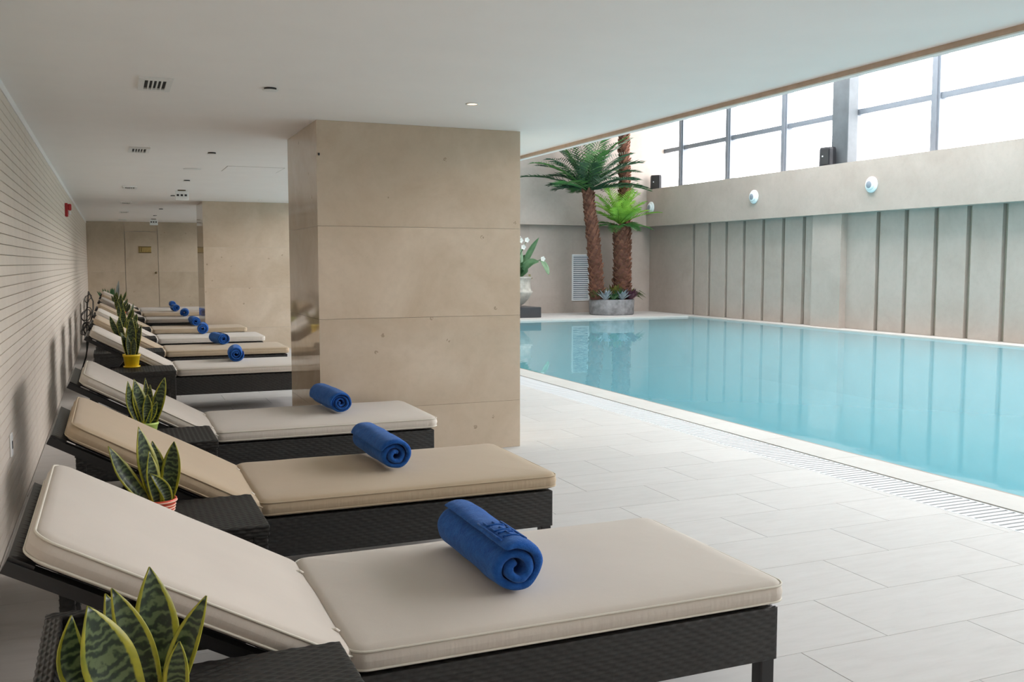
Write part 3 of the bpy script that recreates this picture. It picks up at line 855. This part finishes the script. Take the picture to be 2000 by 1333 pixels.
plant((0.14, ty(3) + 0.16, z0), 0.072, 0.118, 'pot_yellow', [
    (256, 619, 0.0, 0.085, -0.005, 0.0, 0.0), (236, 649, -0.03, 0.060, -0.03, -0.01, -0.2), (276, 636, 0.0, 0.06, 0.03, 0.0, -0.2), (264, 625, 0.03, 0.05, 0.015, 0.02, 0.0), (270, 634, 0.02, 0.04, 0.02, 0.02, 0.1), (248, 655, -0.03, 0.05, -0.01, -0.03, 0.1), (262, 660, -0.03, 0.05, 0.01, -0.03, 0.1)],
    'snake plant in a bright yellow pot with a saucer', 'sword_leaf_narrow')
rnd = random.Random(11)
for i in range(4, 10):
    X0, Y0 = 0.13 + rnd.uniform(-0.02, 0.02), ty(i)
    root = tag(empty('potted_snake_plant', (X0, Y0, z0)), 'small potted snake plant beside the ' + WHICH[i], 'plant', 'potted snake plants on the side tables')
    pot(root, 0.065, 0.11, ['pot_green', 'pot_red', 'pot_yellow'][i % 3])
    for q in range(6):
        a = q * 2.4 + i; rr = rnd.uniform(0.04, 0.17)
        blade(root, (0.025 * math.cos(a), 0.025 * math.sin(a), 0.085), (rr * math.cos(a), rr * math.sin(a), rnd.uniform(0.22, 0.38)), rnd.uniform(0.045, 0.07), (0.02 * math.cos(a), 0, 0), (0.2 * math.cos(a), -1, 0), 'sword_leaf_narrow')
# grey-green agave on the floor by the far wall
ag = tag(empty('agave_plant', (-0.05, 23.2, 0.0)), 'grey-green spiky agave in a pot behind the last lounger', 'plant')
MB().lathe([(0.12, 0), (0.17, 0.36), (0.19, 0.38), (0.18, 0.40), (0.15, 0.36)], 20).build('pot', 'plinth_black', ag, True)
for q in range(12):
    a = q * 2.4; rr = 0.12 + 0.012 * q
    blade(ag, (0.03 * math.cos(a), 0.03 * math.sin(a), 0.36), (rr * math.cos(a) - 0.06, rr * math.sin(a), 0.86 - 0.02 * (q % 5)), 0.05, (0, 0, 0.03), (0, -1, 0.1), 'leaf_green')
blade(ag, (0.1, 0, 0.38), (0.19, 0, 1.02), 0.085, (0, 0, 0), (0, -1, 0), 'leaf_grey')
# tangled cables hanging behind the loungers
cb = MB(); rnd = random.Random(4)
for (yc, zc, rr, n_) in ((13.4, 0.74, 0.085, 2), (13.6, 0.55, 0.06, 5), (15.0, 0.90, 0.07, 1)):
    for q in range(n_):
        pts = []
        for a in range(20):
            t = 2 * PI * a / 20; r2 = rr * (1 + 0.3 * math.sin(2 * t + q * 1.7) + 0.15 * math.sin(3 * t + q)) * (0.7 + 0.12 * q)
            pts.append((-0.33 + r2 * 0.8 * math.cos(t + q) + 0.02 * math.sin(q * 2), yc + 0.1 * math.sin(t + q), zc + r2 * math.sin(t + q) + 0.02 * math.sin(q * 3)))
        cb.tube(pts, 0.006, 6, True)
cb.tube([(-0.30, 13.5, 0.52), (-0.27, 13.6, 0.66), (-0.25, 14.2, 0.78), (-0.26, 14.9, 0.86), (-0.33, 15.6, 0.98), (-0.38, 16.2, 0.60), (-0.40, 16.3, 0.01)], 0.010, 6)
cb.tube([(-0.30, 13.5, 0.45), (-0.34, 13.4, 0.2), (-0.40, 13.45, 0.008)], 0.010, 6)
tag(cb.build('tangled_cable', 'cable_black', None, True), 'tangled black cables hanging behind the lounger headrests by the wall', 'cable')

# ================================================================== CEILING FITTINGS
def vent(x, y, sx, sy, label):
    r = tag(empty('ceiling_vent', (x, y, HC)), label, 'vent', 'ceiling air vents above the headrests')
    f = MB()
    for a in ((-sx / 2, sx / 2, -sy / 2, -sy / 2 + 0.05), (-sx / 2, sx / 2, sy / 2 - 0.05, sy / 2), (-sx / 2, -sx / 2 + 0.03, -sy / 2 + 0.05, sy / 2 - 0.05), (sx / 2 - 0.03, sx / 2, -sy / 2 + 0.05, sy / 2 - 0.05)):
        f.box(a[0], a[1], a[2], a[3], -0.012, 0)
    f.build('vent_frame', 'white_plastic', r)
    MB().box(-sx / 2 + 0.03, sx / 2 - 0.03, -sy / 2 + 0.05, sy / 2 - 0.05, -0.002, 0).build('vent_opening', 'dark_slot', r)
    w_ = (sx - 0.06)
    bar = MB().box(-0.004, 0.004, -sy / 2 + 0.05, sy / 2 - 0.05, -0.011, -0.002).mesh('louvre', 'white_plastic')
    for q in range(4): link('louvre', bar, r, (-sx / 2 + 0.03 + w_ * (q + 1) / 5, 0, 0))
VD = ['largest', 'second', 'third', 'fourth', 'fifth', 'farthest']
for i, yv in enumerate((5.66, 8.95, 13.4, 16.8, 19.8, 23.2)):
    vent(0.25, yv, 0.17, 0.38, '%s white rectangular ceiling air vent with dark slots%s' % (VD[i], '' if i in (0, 5) else ' from the front'))
def disc(name, x, y, r, h, label, cat, mat='white_plastic', group=None, gap=0.012):
    o = tag(empty(name, (x, y, HC)), label, cat, group)
    MB().lathe([(r * 0.8, 0), (r * 0.8, -gap)], 24).build('shadow_gap', 'dark_slot', o)
    MB().lathe([(r, -gap), (r * 1.0, -gap - h * 0.6), (r * 0.9, -gap - h), (r * 0.2, -gap - h)], 28).build('cover_plate', mat, o, True)
    return o
for i, yv in enumerate((5.56, 8.95, 12.0, 14.75, 18.4, 21.0)):
    disc('sprinkler_cover', 0.855, yv, 0.043, 0.004, '%s round white sprinkler cover plate on the ceiling%s' % (['nearest', 'second', 'third', 'fourth', 'fifth', 'farthest'][i], '' if i in (0, 5) else ' from the front'), 'sprinkler', group='round sprinkler covers in the lounge ceiling')
disc('ceiling_speaker', 0.81, 10.56, 0.092, 0.003, 'large flat grey-white round ceiling speaker behind the second vent', 'speaker', 'white_plastic', gap=0.002)
def downlight(x, y, label):
    t = tag(empty('recessed_downlight', (x, y, HC)), label, 'lamp', 'recessed downlights in the lounge ceiling')
    MB().lathe([(0.043, 0), (0.043, -0.004), (0.034, -0.005), (0.032, 0)], 28).build('trim_ring', 'white_plastic', t, True)
    MB().lathe([(0.031, -0.001), (0.02, -0.002), (0.002, -0.002)], 24).build('lens', 'lamp_glow', t, True)
downlight(2.09, 0.9, 'recessed downlight in the ceiling above the camera')
downlight(2.09, 5.62, 'warm glowing recessed downlight in the ceiling before the near column')
downlight(2.12, 10.5, 'recessed downlight in the ceiling hidden behind the near column')
downlight(2.165, 15.3, 'small round downlight just before the farther column')
downlight(2.12, 20.0, 'recessed downlight in the ceiling hidden behind the farther column')
def boxunit(x, y, label):
    r = tag(empty('ceiling_light_unit', (x, y, HC)), label, 'emergency light')
    MB().cbox(-0.085, 0.085, -0.02, 0.05, -0.14, -0.015, 0.006).build('housing', 'white_plastic', r)
    MB().box(-0.05, 0.05, 0, 0.03, -0.015, 0).build('mount', 'brass_dark', r)
    for q in (-0.05, 0.0, 0.05): MB().box(q - 0.017, q + 0.013, -0.023, -0.018, -0.085, -0.06).build('lens', 'dark_slot', r)
boxunit(0.90, 13.6, 'small white box light with dark slots hanging from the ceiling')
boxunit(0.89, 22.6, 'tiny far white box light hanging from the ceiling near the back wall')
hp = tag(MB().box(1.12, 1.68, 10.1, 10.68, HC - 0.003, HC).build('ceiling_hatch', 'ceiling_paint'), 'flush white square access hatch in the ceiling left of the near column', 'hatch')
MB().box(1.112, 1.688, 10.092, 10.688, HC - 0.0008, HC).build('hatch_gap', 'grout', hp)
# wall fittings
al = tag(empty('fire_alarm', (WX, 13.37, 2.075)), 'red fire alarm sounder high on the strip wall', 'alarm')
MB().cbox(0, 0.035, -0.06, 0.06, -0.085, 0.085, 0.006).build('back_box', 'alarm_red', al)
MB().cbox(0.035, 0.075, -0.055, 0.055, -0.005, 0.075, 0.008).build('sounder', 'alarm_red', al)
MB().cbox(0.035, 0.065, -0.04, 0.04, -0.06, -0.01, 0.006).build('strobe', 'white_plastic', al)
ou = tag(empty('wall_outlet', (WX, 5.573, 0.45)), 'pale wall outlet plate low on the strip wall beside the tan lounger', 'outlet')
MB().cbox(0, 0.010, -0.043, 0.043, -0.06, 0.06, 0.003).build('plate', 'white_plastic', ou)
MB().box(0.010, 0.012, -0.015, 0.015, -0.02, 0.02).build('socket', 'dark_slot', ou)
sg = tag(MB().cbox(0.605, 0.885, FY - 0.022, FY - 0.004, 1.655, 1.80, 0.004).build('brass_plate', 'brass'), 'brass plate mounted on the far stone door', 'sign')
MB().box(0.603, 0.887, FY - 0.026, FY - 0.021, 1.787, 1.805).build('plate_rim', 'brass_dark', sg); MB().box(0.603, 0.887, FY - 0.026, FY - 0.021, 1.65, 1.668).build('plate_rim', 'brass_dark', sg)
MB().box(0.655, 0.672, FY - 0.024, FY - 0.021, 1.68, 1.775).build('plate_mark', 'brass_dark', sg); MB().box(0.618, 0.630, FY - 0.024, FY - 0.021, 1.68, 1.775).build('plate_mark', 'brass_dark', sg)
cs = tag(MB().cbox(1.334, 1.346, 6.632, 6.64, 2.142, 2.160, 0.002).build('column_sensor', 'black_plastic'), 'tiny black sensor at the top left corner of the near column', 'sensor')

# louvred grille in the far wall
lg = tag(empty('wall_grille', (12.07, FY, 1.0)), 'white louvred air grille low in the far wall behind the palms', 'grille')
gw, gh = 0.56, 1.32
f = MB()
f.box(0, gw, -0.03, 0, -gh / 2, -gh / 2 + 0.04); f.box(0, gw, -0.03, 0, gh / 2 - 0.04, gh / 2)
f.box(0, 0.04, -0.03, 0, -gh / 2 + 0.04, gh / 2 - 0.04); f.box(gw - 0.04, gw, -0.03, 0, -gh / 2 + 0.04, gh / 2 - 0.04)
f.build('grille_frame', 'white_metal', lg)
MB().box(0.04, gw - 0.04, -0.004, 0, -gh / 2 + 0.04, gh / 2 - 0.04).build('grille_back', 'jet_grey', lg)
sl = MB().beam((0.04, -0.015, 0), (gw - 0.04, -0.015, 0), 0.035, 0.006, (0, -0.6, 0.8)).mesh('slat', 'white_metal')
for q in range(22): link('slat', sl, lg, (0, 0, -gh / 2 + 0.07 + q * 0.0562))
# wall jets on the band
for i, (yj, lab) in enumerate(((24.05, 'round white wall nozzle partly behind the bright green palm'), (19.09, 'round white wall nozzle on the stone band, middle one of three'), (15.23, 'largest round white wall nozzle on the stone band'), (11.3, 'round white wall nozzle on the stone band out of frame at right'))):
    if i == 3: continue
    if i == 0: yj = 23.85
    t = tag(empty('wall_nozzle', (14.33, yj, 3.0)), lab, 'nozzle', 'round white nozzles on the stone band')
    MB().lathe([(0.165, 0), (0.165, -0.02), (0.145, -0.04), (0.10, -0.045)], 28, (0, 0, 0), 'x').build('flange_ring', 'jet_white', t, True)
    MB().lathe([(0.11, -0.044), (0.105, -0.075), (0.085, -0.085)], 24, (0, 0, 0), 'x').build('nozzle_collar', 'jet_white', t, True)
    MB().lathe([(0.075, -0.085), (0.07, -0.088), (0.01, -0.088)], 24, (0, 0, 0), 'x').build('nozzle_mouth', 'jet_grey', t, True)
# loudspeakers on the sill
def speaker(x, y, z, rz, label):
    r = tag(empty('loudspeaker', (x, y, z), (0, 0, rz)), label, 'loudspeaker', 'black loudspeakers on the window sill')
    vs = []
    for zz, s_ in ((0, 1.0), (0.36, 0.97), (0.40, 0.88)):
        for px, py in ((-0.11, -0.13), (-0.06, -0.17), (0.06, -0.17), (0.11, -0.13), (0.12, 0.11), (0.07, 0.17), (-0.07, 0.17), (-0.12, 0.11)): vs.append((px * s_, py * s_, zz))
    fs = []
    for k in range(2):
        for i in range(8): fs.append((k * 8 + i, k * 8 + (i + 1) % 8, k * 8 + 8 + (i + 1) % 8, k * 8 + 8 + i))
    fs += [tuple(range(7, -1, -1)), tuple(range(16, 24))]
    MB().add(vs, fs).build('cabinet', 'black_plastic', r)
    MB().box(-0.124, -0.118, -0.10, 0.09, 0.03, 0.34).build('front_grille', 'dark_slot', r)
    MB().box(-0.128, -0.123, 0.03, 0.06, 0.19, 0.22).build('badge', 'white_metal', r)
speaker(14.47, 16.72, 3.52, 0.25, 'black loudspeaker on the sill beside the grey steel column')
speaker(14.50, 23.85, 3.52, 0.6, 'black loudspeaker on the sill beside the palms')

# ================================================================== PALMS
def frond(parent, base, az, el, L, droop, ll, mat, n=30, wl=0.026, up=0.5, room=0.75):
    if math.sin(az) > 0.0:
        L = min(L, room / max(0.2, math.sin(az) * math.cos(max(0.0, el - droop * 0.4))))
    m = MB(); pts = []; p = Vector(base); ds = L / n
    for i in range(n + 1):
        t = i / n; e = el - droop * t ** 1.4
        d = Vector((math.cos(az) * math.cos(e), math.sin(az) * math.cos(e), math.sin(e)))
        pts.append((p.copy(), d)); p = p + d * ds
    m.tube([q for q, _ in pts], [0.016 * (1 - 0.85 * i / n) for i in range(n + 1)], 5)
    for i in range(3, n + 1):
        t = i / n; q, d = pts[i]
        side = d.cross(Vector((0, 0, 1)))
        if side.length < 0.05: side = Vector((math.sin(az), -math.cos(az), 0))
        side.normalize(); nu = side.cross(d).normalized()
        l = ll * (0.45 + 0.75 * math.sin(PI * min(1, 0.12 + t * 0.86)))
        for s in (-1, 1):
            jit = random.uniform(-0.12, 0.12)
            dr = (side * s * 0.95 + d * (0.40 + 0.5 * t) + nu * (up * 0.5 + jit)).normalized()
            e_ = q + dr * l - Vector((0, 0, l * 0.12))
            mid = q + dr * l * 0.45
            wv = d * wl * (0.6 + 0.4 * random.random())
            m.add([q, mid + wv * 0.5 + nu * 0.006, e_, mid - wv * 0.5 - nu * 0.006], [(0, 1, 2), (0, 2, 3)])
    return m.build('frond', mat, parent)
def palm(base, top, r0, r1, label):
    B, T = Vector(base), Vector(top)
    root = tag(empty('palm_tree', base), label, 'palm', 'palms in the stone planter')
    H = T - B; n = 24; pts = []; rr = []
    for i in range(n + 1):
        t = i / n; pts.append(H * t + Vector((0.03 * math.sin(t * 4), 0, 0))); rr.append((r0 + (r1 - r0) * t) * (1 + 0.05 * math.sin(i * 2.3)))
    tr = MB().tube(pts, rr, 14).build('trunk', 'trunk_bark', root, True)
    sb = MB(); z = 0.05; k = 0
    while z < H.length - 0.03:
        t = z / H.length; c = H * t + Vector((0.03 * math.sin(t * 4), 0, 0)); rad = r0 + (r1 - r0) * t
        a = k * 2.39996; k += 1; z += 0.0125
        o = Vector((math.cos(a), math.sin(a), 0)); s = Vector((-math.sin(a), math.cos(a), 0))
        wd, hh, pr = rad * 0.42, random.uniform(0.09, 0.15), random.uniform(0.02, 0.075)
        sb.add([c + o * rad * 0.92 - s * wd, c + o * rad * 0.92 + s * wd, c + o * (rad + pr * 0.7) + s * wd * 0.6 + Vector((0, 0, hh * 0.6)), c + o * (rad + pr * 0.7) - s * wd * 0.6 + Vector((0, 0, hh * 0.6)), c + o * (rad + pr) + Vector((0, 0, hh)), c + o * rad * 0.9 + Vector((0, 0, hh * 0.75))],
               [(0, 1, 2, 3), (3, 2, 4), (2, 5, 4), (5, 3, 4), (0, 3, 5), (1, 5, 2)])
    o = sb.build('leaf_stubs', 'bark_stub', tr); o['kind'] = 'stuff'
    return root
PYC = 23.0
random.seed(21)
pA0, pA1 = at(1166, 585, PYC), at(1149, 372, PYC)
def make_palm(base, top, r0, r1, label, spec):
    root = palm(base, top, r0, r1, label)
    Hh = Vector(top) - Vector(base)
    for (az, el, L, dr, ll, mt, dz, nn, wl) in spec:
        frond(root, tuple(Hh + Vector((0.03 * math.sin(4), 0, dz))), az, el, L, dr, ll, mt, nn, wl)
    return root
specA = [(i * 2.4 + random.uniform(-0.2, 0.2), (1.2, 0.75, 0.30)[i % 3] + random.uniform(-0.1, 0.1), random.uniform(1.6, 2.0), (0.8, 0.8, 0.55)[i % 3], 0.40, 'palm_dark' if i % 4 else 'palm_mid', -0.02, 25, 0.030) for i in range(38)]
make_palm(pA0, pA1, 0.185, 0.13, 'palm with dark green crown and leaning red-brown trunk at left', specA)
pB0, pB1 = at(1213, 585, PYC + 0.05), at(1212, 442, PYC + 0.05)
specB = [(i * 2.4 + random.uniform(-0.2, 0.2), (1.35, 0.95, 0.55)[i % 3] + random.uniform(-0.1, 0.1), random.uniform(0.85, 1.2), (0.7, 0.7, 0.5)[i % 3], 0.26, 'palm_bright', 0.05, 20, 0.032) for i in range(26)]
specB += [(i * 0.9 + 0.4, random.uniform(0.0, 0.3), random.uniform(0.7, 0.9), 0.6, 0.24, 'palm_mid', 0.0, 24, 0.04) for i in range(8)]
make_palm(pB0, pB1, 0.235, 0.17, 'short thick-trunked palm with bright green crown', specB)
pC0, pC1 = at(1219, 585, PYC + 0.42), at(1218, 178, PYC + 0.42)
specC = [(i * 2.4 + random.uniform(-0.2, 0.2), (1.1, 0.6, 0.15)[i % 3], random.uniform(1.6, 2.0), (0.9, 0.9, 0.7)[i % 3], 0.30, 'palm_dark', 0.0, 30, 0.036) for i in range(20)] + [(-0.1, 0.12, 2.1, 0.95, 0.30, 'palm_dark', 0.0, 34, 0.036)]
make_palm(pC0, pC1, 0.16, 0.125, 'tall palm behind whose crown rises above the ceiling edge', specC)
# planter
pc = at(1198, 602, PYC); pl = tag(empty('stone_planter', (pc.x, PYC + 0.1, 0)), 'mottled grey oval stone planter under the palms', 'planter')
MB().lathe([(0.60, 0), (0.625, 0.02), (0.645, 0.40), (0.635, 0.425), (0.59, 0.425), (0.58, 0.38)], 40, (0, 0, 0), 'z', 1.0, 0.85).build('tub', 'planter_stone', pl, True)
MB().lathe([(0.585, 0.33), (0.4, 0.37), (0.05, 0.38)], 30, (0, 0, 0), 'z', 1.0, 0.85).build('soil', 'soil', pl, True)
def rosette(x, y, z, r, mat, label, n=18, up=0.6, wl=0.3, name='succulent'):
    g = tag(empty(name, (x, y, z)), label, 'succulent' if name == 'succulent' else 'plant', 'underplanting in the stone planter')
    for q in range(n):
        a = q * 2.4; e = up * (1 - 0.6 * q / n) + 0.1
        tip = Vector((r * math.cos(a) * math.cos(e), r * math.sin(a) * math.cos(e), r * math.sin(e) * 1.2))
        s = Vector((-math.sin(a), math.cos(a), 0)) * r * wl * 0.5
        mid = tip * 0.55 + Vector((0, 0, r * 0.10))
        nn_ = Vector((0, 0, 0.006))
        MB().add([(0, 0, 0), mid + s, tip, mid - s, mid + Vector((0, 0, -r * 0.08))], [(0, 3, 2), (0, 2, 1), (0, 1, 4), (1, 2, 4), (2, 3, 4), (3, 0, 4)]).build('leaf', mat, g)
fy = PYC + 0.1 - 0.40
px = pc.x
for dx, dy, r, mat, lab, n_, up, wl in ((-0.40, 0.02, 0.20, 'leaf_blue', 'blue-white spiky succulent at the left front of the planter', 22, 0.9, 0.25), (0.08, -0.04, 0.19, 'leaf_blue', 'blue-white succulent in the front middle of the planter', 20, 0.9, 0.35),
        (-0.18, -0.03, 0.16, 'leaf_green', 'dark green leafy clump between the two blue succulents', 18, 0.8, 0.5), (0.36, 0.0, 0.20, 'leaf_purple', 'purple leafy clump at the right front of the planter', 20, 0.9, 0.5), (0.22, 0.14, 0.20, 'leaf_purple', 'purple leafy clump behind the right front of the planter', 18, 1.0, 0.5),
        (-0.04, 0.16, 0.26, 'leaf_olive', 'olive leafy clump in the middle of the planter', 22, 1.1, 0.35), (-0.22, 0.12, 0.16, 'leaf_orange', 'orange leafy clump left of the planter middle', 12, 1.0, 0.4), (0.46, 0.2, 0.2, 'leaf_olive', 'olive leafy clump at the right end of the planter', 16, 1.0, 0.35), (-0.50, 0.22, 0.2, 'leaf_grass', 'dark grassy clump at the left end of the planter', 22, 1.1, 0.2), (0.0, 0.05, 0.2, 'leaf_green', 'green spiky clump at the very middle of the planter', 22, 1.2, 0.25)):
    rosette(px + dx, fy + dy, 0.40, r * 1.6, mat, lab, n_, up, wl)
for sx, lab in ((-0.52, 'grass tuft spilling over the left end of the planter'), (0.50, 'grass tuft spilling over the right end of the planter')):
    g = tag(empty('grass_tuft', (px + sx, PYC - 0.1, 0.42)), lab, 'grass', 'underplanting in the stone planter')
    for q in range(26):
        a = random.uniform(0, 2 * PI); l = random.uniform(0.22, 0.42); dirx = (math.cos(a) * 0.8 + math.copysign(0.5, sx)) * l; diry = math.sin(a) * 0.5 * l
        top = Vector((dirx * 0.5, diry * 0.5, l * random.uniform(0.25, 0.7))); tip = Vector((dirx, diry, top.z - l * random.uniform(0.1, 0.5)))
        s = Vector((0.014, 0.006, 0.006))
        MB().add([-s, s, top + s, top - s, tip], [(0, 1, 2, 3), (3, 2, 4)]).build('grass_blade', 'leaf_grass', g)
# urn on its plinth
uc = at(1005, 600, PYC); ux, uy = uc.x, PYC
tag(MB().cbox(ux - 0.53, ux + 0.53, uy - 0.53, uy + 0.53, 0, 0.27, 0.01).build('plinth', 'plinth_black'), 'square black plinth under the stone urn', 'plinth')
un = tag(empty('stone_urn', (ux, uy, 0.27)), 'large weathered off-white stone urn on a black plinth', 'urn')
MB().lathe([(0.15, 0), (0.16, 0.02), (0.25, 0.08), (0.38, 0.22), (0.47, 0.36), (0.485, 0.40), (0.45, 0.42), (0.43, 0.48), (0.41, 0.62), (0.415, 0.70), (0.44, 0.74), (0.445, 0.79), (0.40, 0.79), (0.37, 0.70)], 44).build('bowl', 'urn_stone', un, True)
MB().lathe([(0.38, 0.70), (0.2, 0.74), (0.02, 0.75)], 24).build('soil', 'soil', un, True)
up_ = tag(empty('urn_plant', (ux, uy, 0.27 + 0.74)), 'broad-leaved green plant with white flowers in the urn', 'plant')
def uleaf(u, v, dy, wd, mat, bx=0.05, lift=0.12):
    tip = at(u, v, uy + dy) - Vector((ux, uy, 1.01))
    blade(up_, (bx, 0, 0), tip, wd, (0, 0, lift), (0.3, -1, 0.5), mat)
for a in ((1053, 464, 0, 0.16, 'leaf_green', 0.1, 0.1), (1053, 512, -0.1, 0.20, 'leaf_green', 0.1, 0.18), (1071, 536, -0.05, 0.0, 'leaf_pale', 0.1, 0.1), (1018, 485, -0.1, 0.26, 'leaf_pale', 0.0, 0.05), (1005, 470, 0, 0.3, 'leaf_green', -0.05, 0.0), (1030, 498, 0.1, 0.24, 'leaf_green', 0.05, 0.1),
          (985, 480, 0, 0.25, 'leaf_green', -0.1, 0.1), (965, 510, 0, 0.22, 'leaf_green', -0.1, 0.15), (1012, 500, -0.2, 0.24, 'leaf_green', 0.0, 0.1), (1020, 512, -0.2, 0.2, 'leaf_green', 0.08, 0.1)):
    if a[3] > 0: uleaf(*a)
random.seed(9)
for q in range(14):
    a = q * 2.4; rr = random.uniform(0.22, 0.5); hh_ = random.uniform(0.25, 0.75)
    blade(up_, (0.06 * math.cos(a), 0.06 * math.sin(a), -0.02), (rr * math.cos(a), rr * math.sin(a), hh_), random.uniform(0.13, 0.2), (0.06 * math.cos(a), 0.06 * math.sin(a), 0.08), (math.cos(a) * 0.3, -1, 0.4), 'leaf_green')
lv = at(1056, 508, uy - 0.05) - Vector((ux, uy, 1.01)); lt = at(1072, 537, uy - 0.05) - Vector((ux, uy, 1.01))
blade(up_, lv, lt, 0.17, (0.03, 0, 0.0), (0.2, -1, 0.3), 'leaf_pale')
MB().tube([(0.05, 0, 0), tuple(lv * 0.6 + Vector((0, 0, 0.12))), tuple(lv)], 0.010, 6).build('stem', 'leaf_green', up_, True)
for (u, v) in ((1017, 470), (1022, 483), (1012, 463), (1029, 469), (1060, 506)):
    c_ = at(u, v, uy - 0.1) - Vector((ux, uy, 1.01))
    for q in range(5):
        a = q * 2 * PI / 5
        d_ = Vector((math.cos(a) * 0.075, -0.02, math.sin(a) * 0.075)); s = Vector((-math.sin(a), 0, math.cos(a))) * 0.035
        MB().add([c_, c_ + d_ * 0.6 + s, c_ + d_, c_ + d_ * 0.6 - s], [(0, 1, 2, 3)]).build('petal', 'petal_white', up_)
    MB().tube([(0.02, 0, 0), tuple(c_ * 0.6 + Vector((0, 0, 0.1))), tuple(c_)], 0.008, 5).build('stem', 'leaf_green', up_, True)
random.seed(5)
for q in range(26):
    a = random.uniform(-PI, PI); r = random.uniform(0.30, 0.50); z = random.uniform(-0.02, 0.12)
    p = Vector((r * math.cos(a), r * math.sin(a), z)); dr = Vector((math.cos(a), math.sin(a), random.uniform(-0.5, 0.5))).normalized() * random.uniform(0.06, 0.1); s = Vector((-math.sin(a), math.cos(a), 0.3)) * 0.03
    MB().add([p, p + dr * 0.5 + s, p + dr, p + dr * 0.5 - s], [(0, 1, 2, 3)]).build('trailing_leaf', 'leaf_olive' if q % 2 else 'leaf_pale', up_)
